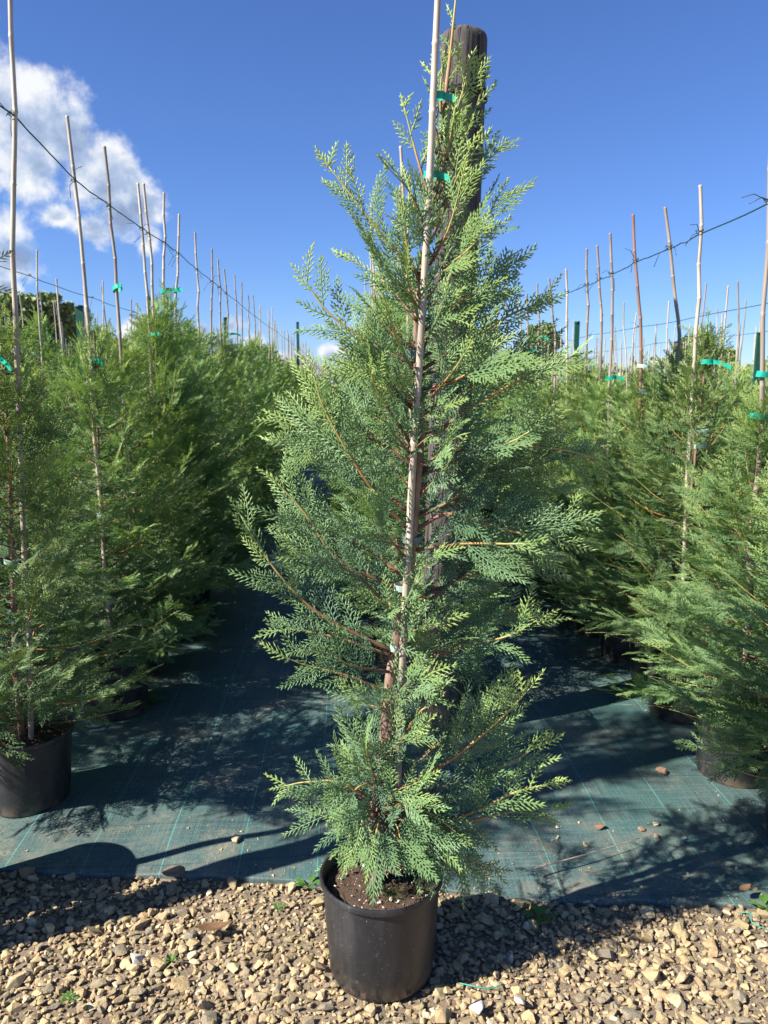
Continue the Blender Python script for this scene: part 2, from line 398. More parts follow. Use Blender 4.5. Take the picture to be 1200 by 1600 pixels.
def grow_branch(fol, wood, pts, rng, lod='hero', fl=.12, step=.021, start=.16, nrm=Vector((0, -.6, .8)), r0=.0045, tipfl=.55, tone0=.25, tone1=.8, wseg=6, nj=.45, jit=.25, lift=.16, spread=46):
    C_ = spline(pts, 18); seg = [(C_[i + 1] - C_[i]).length for i in range(18)]; tot = sum(seg)
    tw = [i / 18 for i in range(19)]
    if wood is not None:
        tube(wood, C_, [r0 * (1 - .78 * u) for u in tw], wseg, [.95 * u ** .8 for u in tw])
    def loc(s):
        d = s * tot
        for i, l in enumerate(seg):
            if d <= l or i == 17: return C_[i].lerp(C_[i + 1], min(1, d / l)), (C_[i + 1] - C_[i]).normalized()
            d -= l
    s = start; side = 1
    roll = rng.uniform(-.4, .4)
    while s < .985:
        p, t = loc(s)
        n = (nrm - t * nrm.dot(t)).normalized()
        n = (Matrix.Rotation(roll + rng.gauss(0, nj * .6), 3, t) @ n)
        b = n.cross(t)
        u = (s - start) / (1 - start)
        a = R(spread - 16 * u + rng.gauss(0, 9))
        d = t * math.cos(a) + b * (side * math.sin(a)) + Vector([rng.gauss(0, jit * .5) for _ in range(3)])
        pr = (.72 + .55 * math.sin(min(1, u * 1.6) * math.pi / 2)) * (1 - max(0, u - .45) * 1.05)
        L = fl * max(.3, pr) * rng.uniform(.68, 1.2)
        d.z += lift
        nn = n + Vector([rng.gauss(0, nj * .5) for _ in range(3)])
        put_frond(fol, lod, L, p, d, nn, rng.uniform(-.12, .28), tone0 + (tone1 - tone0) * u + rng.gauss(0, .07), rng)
        side = -side; s += step / tot * rng.uniform(.7, 1.25)
    p, t = loc(1.0)
    put_frond(fol, lod, fl * tipfl, p - t * .01, t, nrm, rng.uniform(-.1, .2), tone1, rng)

# ---------------------------------------------------------------- generic conifer crown (for the rows)
def crown_mesh(name, seed, H, rad, lod, nb=58, fl=.105, step=.024, base=.26, lean=0.0):
    rng = random.Random(seed); fol = Acc(); wood = Acc(); trunk = Acc()
    tp = []
    ph = rng.uniform(0, 6)
    for i in range(15):
        u = i / 14; z = .2 + (H - .2) * u
        tp.append(Vector((.018 * math.sin(ph + 3.1 * u), .018 * math.cos(ph * 2 + 4 * u), z)))
    tube(trunk, tp, [.013 * (1 - .85 * i / 14) + .0015 for i in range(15)], 7, [max(0, (i - 9) / 8) for i in range(15)])
    az = rng.uniform(0, 6)
    for i in range(nb):
        u = (i + rng.uniform(-.4, .4)) / nb; u = min(max(u, 0), 1)
        z = base + (H - .08 - base) * u ** 1.05
        az += 2.39996 + rng.gauss(0, .25)
        prof = (.98 + .09 * math.sin(min(1, u * 3) * math.pi / 2)) * (1 - u ** 1.7 * .88)
        ln = rad * prof * rng.uniform(.66, 1.24)
        el = R(6 + 44 * u + rng.gauss(0, 11))
        o = Vector((math.cos(az), math.sin(az), 0))
        p0 = Vector(tp[min(14, int((z - .2) / (H - .2) * 14))]); p0.z = z
        p1 = p0 + o * (ln * .5 * math.cos(el)) + Vector((0, 0, ln * .5 * math.sin(el) * .7))
        p2 = p0 + o * (ln * math.cos(el)) + Vector((0, 0, ln * math.sin(el) * 1.1 + .03))
        nrm = (Vector((0, 0, 1)) + o * rng.uniform(-.9, .5) + Vector([rng.gauss(0, .45) for _ in range(3)])).normalized()
        grow_branch(fol, wood if lod != 'far' else None, [p0, p1, p2], rng, lod, fl * (1 - .35 * u), step * (1 if ln > .2 else .8), .05, nrm,
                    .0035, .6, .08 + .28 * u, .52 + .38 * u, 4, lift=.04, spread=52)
    # leader
    grow_branch(fol, None, [Vector((tp[11].x, tp[11].y, H - .28)), tp[-1] + Vector((.01, 0, -.05)), tp[-1] + Vector((rng.uniform(-.03, .03), 0, .05))], rng, lod, .055, .016, .05,
                Vector((0, -1, 0)), tipfl=.9, tone0=.55, tone1=.9, nj=1.2)
    return fol.mesh(name), (wood.mesh(name + '_wood', True) if lod != 'far' else None), trunk.mesh(name + '_trunk', True)

# ---------------------------------------------------------------- pots
def lathe(prof, seg=48, wob=0.0, seed=0):
    acc = Acc(); V = []; F = []; n = len(prof); rng = random.Random(seed); ph = rng.uniform(0, 6)
    for r, z in prof:
        for k in range(seg):
            th = 2 * math.pi * k / seg; rr = r * (1 + wob * math.sin(2 * th + ph) * (z / .27))
            V.append((rr * math.cos(th), rr * math.sin(th), z))
    for i in range(n - 1):
        for k in range(seg):
            a0 = i * seg + k; a1 = i * seg + (k + 1) % seg
            F += [(a0, a1, a1 + seg), (a0, a1 + seg, a0 + seg)]
    acc.add(V, F, 0); return acc
def smooth_by_angle(me, ang=40):
    me.polygons.foreach_set('use_smooth', [True] * len(me.polygons))
    try: me.set_sharp_from_angle(angle=R(ang))
    except Exception: pass
def pot_mesh(h=.267, rt=.15, rb=.127, wob=.012, seed=0, seg=64):
    prof = [(0.0, .006), (rb * .9, .006), (rb * .93, 0), (rb, .004), (rb + .004, .012), (rb + (rt - rb) * .5, h * .5), (rt - .008, h - .022), (rt - .004, h - .02), (rt, h - .016), (rt + .0015, h - .006), (rt - .001, h), (rt - .0055, h - .001),
            (rt - .0085, h - .008), (rt - .012, h - .03), (rt - .016, h - .06), (0.0, h - .065)]
    me = lathe(prof, seg, wob, seed).mesh('pot'); smooth_by_angle(me, 35); return me
def soil_mesh(r=.139, z=.232, seed=0, rough=.006):
    rng = random.Random(seed); acc = Acc(); V = [(0, 0, z + .012)]; F = []; seg = 40; rings = 16
    for i in range(1, rings + 1):
        for k in range(seg):
            th = 2 * math.pi * k / seg; rr = r * i / rings
            V.append((rr * math.cos(th), rr * math.sin(th), z + .012 * (1 - i / rings) + rng.gauss(0, rough * (.4 if i == rings else 1)) * .6))
    for k in range(seg): F.append((0, 1 + k, 1 + (k + 1) % seg))
    for i in range(rings - 1):
        for k in range(seg):
            a0 = 1 + i * seg + k; a1 = 1 + i * seg + (k + 1) % seg
            F += [(a0, a0 + seg, a1 + seg), (a0, a1 + seg, a1)]
    acc.add(V, F, 0); return acc.mesh('soil', True)

# angular stones: hulls of random points, then slightly rounded
def stone_templates(n, seed):
    rng = random.Random(seed); out = []
    for i in range(n):
        bm = bmesh.new()
        sx, sy, sz = 1, rng.uniform(.55, .95), rng.uniform(.36, .66)
        for _ in range(rng.randint(11, 17)):
            v = Vector([rng.gauss(0, 1) for _ in range(3)]).normalized() * rng.uniform(.78, 1.1)
            bm.verts.new((v.x * sx, v.y * sy, v.z * sz))
        r = bmesh.ops.convex_hull(bm, input=bm.verts)
        bmesh.ops.delete(bm, geom=list({g for g in r['geom_interior'] + r['geom_unused'] if isinstance(g, bmesh.types.BMVert)}), context='VERTS')
        bmesh.ops.bevel(bm, geom=bm.edges[:], offset=.07, segments=2, profile=.6, affect='EDGES', clamp_overlap=True)
        bmesh.ops.triangulate(bm, faces=bm.faces[:])
        bm.verts.index_update()
        V = np.array([v.co[:] for v in bm.verts], np.float32); F = np.array([[v.index for v in f.verts] for f in bm.faces], np.int64)
        out.append((V, F)); bm.free()
    return out
STONES = stone_templates(36, 9)
def put_stone(acc, rng, x, y, z, r, flat=.35):
    V, F = STONES[rng.randrange(len(STONES))]
    m = Matrix.Rotation(rng.uniform(0, 6.28), 3, 'Z') @ Matrix.Rotation(rng.gauss(0, flat), 3, 'X') @ Matrix.Rotation(rng.gauss(0, flat), 3, 'Y')
    acc.add(V * r @ np.array(m, np.float32).T + np.array([x, y, z], np.float32), F, 0)

# ---------------------------------------------------------------- ground, gravel, ground cover cloth
def ground_z(x, y):
    if y > 3.2 or y < .3 or abs(x) > 3: return 0.0
    return .006 * math.sin(3.1 * x + 1.3) * math.sin(4.3 * y) + .004 * math.sin(9 * x + 5 * y) - .004
def grid_sheet(name, xs, ys, zf, mask=None):
    V = []; F = []; nx = len(xs)
    for y in ys:
        for x in xs: V.append((x, y, zf(x, y)) if not callable(mask) else mask(x, y))
    for j in range(len(ys) - 1):
        for i in range(nx - 1):
            a = j * nx + i; F += [(a, a + 1, a + nx + 1), (a, a + nx + 1, a + nx)]
    acc = Acc(); acc.add(V, F, 0); return acc.mesh(name, True)
xs = [-900, -200, -60, -20, -8] + list(np.arange(-3, 3.01, .05)) + [8, 20, 60, 200, 900]
ys = [-200, -40, -8, -2] + list(np.arange(.4, 3.2, .05)) + [4, 8, 20, 60, 200, 900]
g = link('ground', grid_sheet('ground', xs, ys, ground_z), M['ground']); tag(g, kind='structure')

def edge_y(x):                               # front edge of the cloth
    pts = [(-9, 2.55), (-3, 2.38), (-1.072, 2.208), (-.573, 2.152), (-.087, 2.098), (.291, 2.04), (.653, 1.974), (1.202, 1.938), (3, 1.86), (9, 1.7)]
    for (a, b), (c, d) in zip(pts, pts[1:]):
        if x <= c or c == 9: return b + (d - b) * (x - a) / (c - a) + .006 * math.sin(9 * x) + .003 * math.sin(31 * x + 1)
def cloth_z(x, y, v):
    e = math.exp(-max(0, v) / .12)
    z = .018 + .014 * math.sin(2.3 * x + 1.1 * y) * math.sin(3.7 * y + .6 * x)
    z += .006 * math.sin(13 * x + 2.2 * math.sin(3 * y)) * math.exp(-((v - .22) / .3) ** 2)
    z = z * (1 - .75 * e) + e * .006 * (1 + math.sin(8 * x + .7) * math.sin(2.7 * x))
    return max(.005, z)
xs = [-9, -6, -4.5] + list(np.arange(-3, 3.01, .03)) + [4.5, 6, 9]
vs = [-.004, -.002, 0, .006] + list(np.arange(.02, 2.5, .035)) + list(np.arange(2.5, 8, .25)) + [9, 12, 20, 40, 75]
def clothpt(x, v):
    y = edge_y(x) + v
    if v < -.003: return (x, edge_y(x) + .001, -.02)
    return (x, y, cloth_z(x, y, v) - (.004 if v < 0 else 0))
fb = link('ground_cover_cloth', grid_sheet('ground_cover_cloth', xs, vs, None, clothpt), M['fabric']); tag(fb, kind='structure')
def cz(x, y): return cloth_z(x, y, y - edge_y(x))

rng = random.Random(5); ga = Acc()
N = 0; HX, HY = .081, 1.757
for layer, (sp, lo, hi, zb) in enumerate([(.0145, .0050, .011, .002), (.0285, .009, .0185, .006), (.066, .014, .028, .008)]):
    y = 1.30
    while y < 2.30:
        x = -1.45
        while x < 1.75:
            xx = x + rng.uniform(-.5, .5) * sp * 1.3; yy = y + rng.uniform(-.5, .5) * sp * 1.3
            x += sp
            if yy > edge_y(xx) + (-.004 if layer else -.01) + (.03 if rng.random() < .04 else 0): continue
            bare = math.sin(4.1 * xx + 2.0) + math.sin(7.3 * yy + 3.1 * xx) + (1.1 if yy < 1.66 else 0) * math.sin(3 * xx + 1.2) ** 2
            if bare > 1.15 and rng.random() < .7 and layer > 0: continue
            if rng.random() < (.10 if layer < 2 else .22): continue
            if (xx - HX) ** 2 + (yy - HY) ** 2 < .128 ** 2: continue
            r = rng.uniform(lo, hi) * (1 + .25 * rng.random() ** 3)
            put_stone(ga, rng, xx, yy, ground_z(xx, yy) + zb + r * .12, r)
        y += sp
gv = link('gravel', ga.mesh('gravel', False), M['stone'])
tag(gv, 'pale angular gravel scattered over bare soil in front of the cloth', 'gravel', kind='stuff')

ga = Acc()
for _ in range(900):
    x = rng.uniform(-1.6, 1.9); v = abs(rng.gauss(0, 1)) ** 1.5 * .38; y = edge_y(x) + .01 + v
    if y > 5.5 or math.sin(5 * x + 2) + math.sin(6 * y + x) < -.2 + rng.gauss(0, .5): continue
    put_stone(ga, rng, x, y, cz(x, y) + .001, rng.choice([.0016, .002, .0025, .003, .004, .0065]))
gr = link('grit', ga.mesh('grit', False), M['stone']); tag(gr, 'crumbs of grit and soil scattered on the green cloth', 'grit', kind='stuff')

# ---------------------------------------------------------------- canes, ties, wires
def cane_pts(P, rng, wob=.004, gap=.22):
    C_ = spline(P, 60); tot = sum((C_[i + 1] - C_[i]).length for i in range(60))
    pts = []; rad = []
    n = max(3, int(tot / gap)); r0 = 1.0
    for k in range(n):
        for f, rr in ((.0, 1.0), (.04, .97), (.5, .95), (.955, .98), (.985, 1.16)):
            u = (k + f) / n; i = min(59, int(u * 60)); p = C_[i].lerp(C_[i + 1], u * 60 - i)
            pts.append(p); rad.append(rr * (1 - .28 * u))
    pts.append(C_[-1]); rad.append(.70)
    # small kinks at the nodes
    off = [Vector((rng.gauss(0, wob), rng.gauss(0, wob), 0)) for _ in range(n + 1)]
    for i in range(len(pts)):
        u = i / 5.0; k = min(int(u), n - 1); pts[i] = pts[i] + off[k].lerp(off[k + 1], min(1, [0, .04, .5, .955, .985][i % 5] if i < len(pts) - 1 else 1))
    return pts, rad
def cane_mesh(P, seed, r=.011, wob=.004, seg=8):
    rng = random.Random(seed); p, rd = cane_pts(P, rng, wob); a = Acc(); tube(a, p, [r * x for x in rd], seg, 0); me = a.mesh('bamboo_cane', True); return me
def tie_mesh(r=.019, h=.010, tail=.05, rx=1.5, seed=0, droop=.4):
    """flat band round cane and stem, with a loose tail"""
    rng = random.Random(seed); bm = bmesh.new(); seg = 20; rings = []
    for k in range(seg):
        th = 2 * math.pi * k / seg; c, s = math.cos(th), math.sin(th)
        ring = [bm.verts.new((rr * rx * c, rr * s, z + .15 * rr * c)) for rr, z in ((r, -h), (r + .0012, -h), (r + .0012, h), (r, h))]
        rings.append(ring)
    for k in range(seg):
        a, b = rings[k], rings[(k + 1) % seg]
        for i in range(4): bm.faces.new((a[i], a[(i + 1) % 4], b[(i + 1) % 4], b[i]))
    if tail:
        L = []
        for k in range(7):
            u = k / 6; x = r * rx + tail * u; z = -droop * tail * u * u; y = -r * .4 - .01 * u
            tw = h * (1 - .15 * math.sin(3 * u))
            L.append([bm.verts.new((x, y, z - tw)), bm.verts.new((x, y, z + tw)), bm.verts.new((x, y + .0012, z + tw)), bm.verts.new((x, y + .0012, z - tw))])
        for a, b in zip(L, L[1:]):
            for i in range(4): bm.faces.new((a[i], a[(i + 1) % 4], b[(i + 1) % 4], b[i]))
        bm.faces.new(L[-1]); bm.faces.new(L[0][::-1])
    bmesh.ops.recalc_face_normals(bm, faces=bm.faces)
    me = bpy.data.meshes.new('tie'); bm.to_mesh(me); bm.free(); return me

# ================================================================ the potted conifer in front
hero = empty('potted_conifer', (.081, 1.757, .006))
tag(hero, 'tall potted conifer with blue-green sprays standing alone on the gravel, tied to a bamboo cane', 'potted conifer')
HO = Vector(hero.location)
def hp(o):                                   # parts are modelled in world coordinates, then hung under the thing
    o.parent = hero; o.matrix_parent_inverse = Matrix.Translation(-HO); return o
pot = link('pot', pot_mesh(rt=.1525, rb=.127, seed=3), M['pot'], hero)
so_ = link('soil', soil_mesh(seed=2), M['pot_soil'], hero)
rng = random.Random(77)
a = Acc()
for _ in range(120):
    th = rng.uniform(0, 6.28); rr = .132 * math.sqrt(rng.random()); put_stone(a, rng, rr * math.cos(th), rr * math.sin(th), .240 + rng.uniform(-.002, .004), rng.choice([.002, .003, .003, .0045, .006]))
pl = link('perlite', a.mesh('perlite', True), M['perlite'], so_)
pl['kind'] = 'stuff'
a = Acc()
for _ in range(500):
    th = rng.uniform(0, 6.28); rr = .045 * abs(rng.gauss(0, 1)); x, y = .015 + rr * math.cos(th), -.05 + rr * .6 * math.sin(th)
    d = Vector((rng.gauss(0, .5), rng.gauss(0, .5), 1)).normalized(); l = rng.uniform(.006, .016)
    b = d.orthogonal().normalized() * .0009; p = Vector((x, y, .238))
    a.add([tuple(p - b), tuple(p + b), tuple(p + d * l)], [(0, 1, 2)], .5)
ms = link('moss', a.mesh('moss'), M['moss'], so_); ms['kind'] = 'stuff'
# drain holes filled with earth near the foot
for ang in (-112, -62, -10, 190, 235):
    bm = bmesh.new()
    th = R(ang); rb = .1305
    bmesh.ops.create_cube(bm, size=1, matrix=Matrix.Rotation(th, 4, 'Z') @ Matrix.Translation((rb, 0, .028)) @ Matrix.Diagonal((.003, .014, .026, 1)))
    bmesh.ops.bevel(bm, geom=bm.edges[:], offset=.0008, segments=1)
    me = bpy.data.meshes.new('drain_hole'); bm.to_mesh(me); bm.free()
    link('drain_hole', me, M['pot_soil'], pot)

YB = 1.757
# trunk through the points seen in the photograph, on the pot's plane
TR = [at(588, 1385, YB - .01), at(592, 1290, YB), at(598, 1200, YB + .01), at(608, 1080, YB + .012), at(622, 990, YB + .012), at(638, 900, YB + .0), at(645, 830, YB - .012), at(653, 740, YB - .016),
      at(658, 660, YB - .018), at(653, 590, YB - .014), at(650, 520, YB), at(656, 440, YB + .012), at(668, 350, YB + .015), at(682, 270, YB + .015), at(692, 190, YB + .015)]
TR = [p for p in TR]
a = Acc(); tpts = spline(TR, 90)
tube(a, tpts, [.0165 * (1 - i / 90) ** .8 + .0010 + .0012 * math.sin(i * 1.9) * (1 - i / 90) for i in range(91)], 10, [min(1, max(0, (i / 90 - .62) * 1.5)) for i in range(91)])
trunk = hp(link('trunk', a.mesh('trunk', True), M['trunk']))
a = Acc()                                    # the second stem twisting beside it at the foot
tube(a, spline([at(583, 1350, YB - .03), at(578, 1300, YB - .03), at(586, 1240, YB - .02), at(596, 1190, YB - .015), at(607, 1150, YB), at(612, 1060, YB + .02)], 30), [.0085 + .0012 * math.sin(i * 2.2) for i in range(31)], 8, 0)
link_o = hp(link('side_stem', a.mesh('side_stem', True), M['trunk']))
cane = hp(link('bamboo_cane', cane_mesh([at(618, 1330, YB + .01), at(628, 1060, YB - .012), at(634, 930, YB - .022), at(641, 785, YB - .028), at(653, 600, YB - .034), at(668, 330, YB - .04), at(675, 200, YB - .042), at(681, 80, YB - .044), at(687, -40, YB - .045)], 3, .0098, .001, 12), M['cane']))
for (x, y, m, tl, rr, dz) in [(683, 150, 'tape', .03, .014, -.036), (673, 273, 'tape', .03, .014, -.032), (671, 421, 'tag', .012, .016, -.026), (650, 552, 'tag_dark', .0, .019, -.024), (645, 842, 'tag_dark', .0, .021, -.02), (630, 917, 'tag', .0, .0205, -.018), (622, 1011, 'tag', .0, .0175, -.016)]:
    tm = tie_mesh(rr * .78, .0075, tl, 1.3, int(x)); o = link('tie_tape', tm, M[m]); o.parent = hero
    o.location = at(x, y, YB + dz + .012) - HO; o.rotation_euler = (.1, .08, rng.uniform(-.3, .1))

# branches: (points in the photograph, depth of the tip behind (+) or before (-) the trunk, frond length, tones)
BR = [
 # left side, top to bottom
 ([(668, 300), (650, 240), (631, 165)], .02, .055), ([(662, 350), (640, 300), (606, 262)], -.05, .07),
 ([(655, 430), (600, 372), (560, 320), (512, 258)], .02, .085), ([(652, 480), (610, 430), (578, 380)], -.06, .10), ([(650, 500), (600, 440), (548, 405)], .10, .09),
 ([(648, 570), (585, 540), (515, 490), (456, 410)], .0, .10), ([(648, 600), (590, 560), (530, 505)], .12, .10), ([(645, 640), (590, 590), (520, 560)], -.12, .11),
 ([(640, 830), (575, 755), (512, 650), (480, 560)], -.05, .13), ([(652, 640), (600, 590), (560, 520)], -.12, .11), ([(645, 700), (590, 610), (575, 560)], -.16, .11),
 ([(648, 730), (570, 680), (490, 670), (425, 648)], .04, .13), ([(640, 800), (540, 730), (460, 700), (425, 690)], .12, .12),
 ([(622, 920), (530, 875), (475, 800), (415, 735)], -.03, .13), ([(628, 900), (560, 850), (480, 830), (440, 790)], .12, .12),
 ([(618, 1020), (500, 960), (430, 890), (352, 768)], -.02, .115), ([(615, 960), (560, 900), (500, 880), (455, 850)], -.12, .12),
 ([(612, 1025), (540, 1000), (470, 985), (420, 985)], .02, .11), ([(605, 1080), (540, 1055), (480, 1040), (440, 1025)], -.06, .11), ([(608, 1050), (550, 1040), (500, 1010)], -.14, .11),
 ([(602, 1110), (575, 1100), (550, 1085)], .02, .08),
 ([(594, 1280), (540, 1225), (480, 1222), (428, 1231)], .04, .10), ([(592, 1260), (550, 1230), (520, 1240)], -.08, .12), ([(590, 1290), (560, 1290), (530, 1330)], -.03, .12),
 ([(594, 1250), (560, 1200), (545, 1185)], .06, .10), ([(588, 1300), (555, 1300), (528, 1370)], .08, .09), ([(592, 1240), (575, 1180), (572, 1160)], -.14, .12),
 # right side
 ([(690, 250), (712, 180), (735, 100)], -.01, .07), ([(688, 270), (730, 200), (760, 122)], .03, .065), ([(682, 330), (730, 280), (783, 232)], .0, .085), ([(680, 380), (740, 350), (808, 292)], -.02, .10),
 ([(672, 430), (720, 400), (770, 350)], -.10, .10), ([(665, 500), (740, 460), (818, 380)], .10, .10), ([(660, 520), (720, 470), (780, 440)], -.06, .11), ([(655, 580), (730, 535), (800, 490), (862, 470)], .02, .12),
 ([(655, 610), (720, 590), (800, 520)], -.12, .12), ([(656, 700), (730, 640), (820, 590), (925, 543)], -.06, .11), ([(655, 650), (740, 600), (820, 560), (880, 520)], .12, .11),
 ([(652, 745), (735, 712), (800, 690), (880, 640)], -.10, .12), ([(650, 740), (740, 700), (860, 700), (985, 730)], .06, .11), ([(650, 760), (760, 740), (860, 720), (960, 690)], .12, .12),
 ([(646, 830), (700, 803), (770, 822), (850, 838), (925, 800)], -.08, .13), ([(646, 810), (720, 780), (800, 770), (900, 760)], .08, .13), ([(645, 860), (720, 850), (790, 850), (840, 850)], -.14, .11),
 ([(638, 960), (720, 905), (780, 870), (850, 850)], .04, .13), ([(636, 940), (740, 900), (820, 880), (880, 870)], .16, .13), ([(630, 1010), (700, 975), (770, 960), (840, 940)], .10, .13),
 ([(636, 1040), (720, 1010), (790, 995), (865, 955)], -.05, .12), ([(625, 1050), (690, 1030), (760, 1020)], .06, .11),
 ([(612, 1240), (700, 1190), (780, 1125), (850, 1052)], -.08, .12), ([(608, 1230), (700, 1150), (760, 1110)], .04, .12), ([(606, 1290), (720, 1275), (800, 1240), (880, 1218)], -.06, .11),
 ([(606, 1260), (720, 1220), (800, 1190), (862, 1150)], .02, .11), ([(603, 1300), (700, 1290), (790, 1270), (862, 1262)], .06, .09), ([(600, 1310), (680, 1320), (740, 1345), (790, 1362)], .06, .11),
 ([(600, 1300), (660, 1290), (700, 1330), (735, 1385)], -.05, .12), ([(600, 1320), (650, 1300), (700, 1320)], -.10, .12), ([(605, 1200), (650, 1120), (690, 1090)], -.14, .12),
 ([(612, 1100), (650, 1080), (700, 1100)], -.16, .10), ([(598, 1270), (640, 1250), (680, 1265)], -.16, .12), ([(596, 1285), (610, 1300), (640, 1340)], -.12, .12), ([(592, 1270), (570, 1270), (560, 1310)], -.15, .12),
 # upright shoots close to the stem, behind and beside the cane
 ([(676, 330), (690, 260), (712, 190)], -.02, .07), ([(672, 380), (705, 300), (735, 230)], -.05, .085), ([(668, 420), (700, 360), (722, 280)], -.07, .09), ([(664, 460), (640, 400), (628, 330)], -.05, .09),
 ([(664, 470), (700, 420), (740, 340)], -.03, .10), ([(660, 520), (640, 450), (632, 400)], -.10, .10), ([(656, 560), (680, 500), (700, 440)], -.10, .10), ([(656, 600), (620, 530), (600, 470)], -.14, .11),
 ([(656, 640), (700, 590), (735, 540)], -.12, .11), ([(650, 720), (610, 670), (590, 620)], -.15, .11), ([(650, 780), (690, 740), (720, 690)], -.13, .11), ([(640, 880), (600, 830), (570, 790)], -.15, .11), ([(632, 960), (660, 930), (665, 960)], -.13, .09),
 ([(688, 240), (680, 200), (672, 235)], -.03, .05), ([(684, 262), (706, 200), (722, 150)], .02, .06),
 # sprays behind the stem that fill the middle and the right side
 ([(658, 560), (720, 520), (765, 455)], .18, .13), ([(655, 620), (720, 590), (775, 540)], .2, .13), ([(655, 680), (715, 660), (765, 610)], .2, .13),
 ([(652, 730), (715, 720), (780, 690)], .2, .13), ([(648, 800), (710, 790), (770, 770)], .22, .13), ([(645, 860), (710, 850), (765, 830)], .2, .13), ([(640, 920), (700, 915), (750, 900)], .2, .12), ([(635, 990), (690, 985), (735, 960)], .18, .11), ([(625, 1060), (675, 1050), (715, 1020)], .16, .10),
 ([(672, 380), (650, 330), (640, 290)], .06, .09), ([(680, 320), (705, 260), (728, 210)], -.04, .08), ([(684, 290), (700, 230), (710, 180)], -.05, .07), ([(650, 560), (610, 500), (590, 440)], .12, .12), ([(648, 640), (590, 600), (540, 580)], .14, .13), ([(646, 700), (600, 660), (540, 630)], .14, .13),
 # drooping sprays over the pot rim
 ([(600, 1275), (650, 1290), (705, 1350)], -.06, .11), ([(598, 1290), (640, 1310), (685, 1375)], -.09, .10), ([(600, 1280), (690, 1310), (760, 1380)], .0, .11), ([(594, 1270), (565, 1290), (548, 1345)], -.07, .10), ([(594, 1260), (590, 1290), (578, 1345)], -.13, .09),
 ([(598, 1265), (620, 1290), (632, 1350)], -.12, .10), ([(600, 1250), (670, 1270), (740, 1320)], -.12, .11), ([(600, 1220), (560, 1230), (525, 1280)], -.08, .10),
 # leader shoots
 ([(690, 215), (696, 140), (702, 80)], .0, .034), ([(690, 200), (700, 120), (706, 60), (712, 0), (716, -40)], .0, .028), ([(690, 210), (688, 150), (692, 90)], .0, .030), ([(684, 260), (676, 180), (676, 100)], .05, .05),
]
fol = Acc(); rng = random.Random(42); wood_objs = []
for pts, dz, fl in BR:
    n = len(pts) - 1
    P = [at(x, y, YB + (-.005 if i == 0 else dz * (i / n) ** .8)) for i, (x, y) in enumerate(pts)]
    if fl > .09: P[-1] = P[-2].lerp(P[-1], .72)
    wa = Acc()
    low = pts[0][1] > 1000
    view = Vector((0, -1, 0)); nrm = (view * rng.uniform(.5, 1.0) + Vector((-.25, 0, 1)) * rng.uniform(.2, .8)).normalized()
    if rng.random() < .5: nrm = (nrm + Vector((rng.uniform(-.8, .8), 0, 0))).normalized()
    up = max(0, min(1, (900 - pts[-1][1]) / 800))
    L3 = sum((P[i + 1] - P[i]).length for i in range(n))
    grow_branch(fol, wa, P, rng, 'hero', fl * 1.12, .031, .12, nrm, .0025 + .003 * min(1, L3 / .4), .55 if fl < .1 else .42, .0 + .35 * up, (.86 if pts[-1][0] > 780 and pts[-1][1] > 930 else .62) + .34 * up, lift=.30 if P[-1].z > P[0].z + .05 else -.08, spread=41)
    wood_objs.append(wa)
# filler branches all round the stem, so the crown is as deep as it is wide
az = .4
for i in range(24):
    u = i / 23; py = 1300 - 1020 * u
    k = min(range(len(tpts)), key=lambda q: abs(tpts[q].z - at(620, py, YB).z)); p0 = tpts[k]
    az += 2.39996
    if 1050 < py < 1210: continue
    o = Vector((math.cos(az), math.sin(az), 0))
    if o.y > 0: az += .5
    ln = (.17 + .10 * math.sin(u * math.pi)) * (1 - .62 * u ** 1.6) * rng.uniform(.8, 1.15)
    if o.y < -.3: ln *= .72
    el = R(10 + 40 * u + rng.gauss(0, 8))
    p1 = p0 + o * ln * .5 * math.cos(el) + Vector((0, 0, ln * .35 * math.sin(el))); p2 = p0 + o * ln * math.cos(el) + Vector((0, 0, ln * math.sin(el)))
    nrm = (Vector((0, 0, 1)) + o * rng.uniform(-1.2, .2) + Vector([rng.gauss(0, .4) for _ in range(3)])).normalized()
    wa = Acc(); grow_branch(fol, wa, [p0, p1, p2], rng, 'hero', .125 * (1 - .4 * u), .032, .08, nrm, .0035, .6, .0 + .4 * u, .35 + .5 * u); wood_objs.append(wa)
for k, (px, py, dx) in enumerate([(655, 470, -40), (662, 520, 50), (650, 610, -60), (640, 700, 55), (650, 660, 45), (640, 800, -50), (636, 890, 50), (628, 960, -45), (622, 1000, 55), (615, 1080, 50), (612, 1110, -45), (605, 1170, 40), (600, 1220, -45), (598, 1250, 50), (672, 380, -35), (668, 440, 45)]):
    A = at(px - dx * .2, py + 26, YB - .015); B = at(px + dx * .4, py - 12, YB - .075); D = at(px + dx, py - 25, YB - .10)
    wa = Acc(); grow_branch(fol, wa, [A, B, D], rng, 'hero', .100 if py > 990 else .078, .021, .15, Vector((-.3, -1, .5)).normalized(), .0018, .9, .2, .7); wood_objs.append(wa)
crown = hp(link('crown', fol.mesh('crown'), M['foliage_hero']))
# woody branches: the longest are parts of the trunk, the thin inner twigs stay in one mesh
main = wood_objs[:len(BR)]; rest = wood_objs[len(BR):]
for wa in main[:95]:
    b = link('branch', wa.mesh('branch', True), M['branch']); b.parent = trunk
tw = Acc()
for wa in main[95:] + rest:
    for V, F, T in zip(wa.V, wa.F, wa.T): tw.V.append(V); tw.T.append(T)
off = 0; tw.F = []
for wa in main[95:] + rest:
    tw.F.append(wa.F[0] + off); off += len(wa.V[0])
tw.n = off
b = link('twigs', tw.mesh('twigs', True), M['branch']); b.parent = trunk

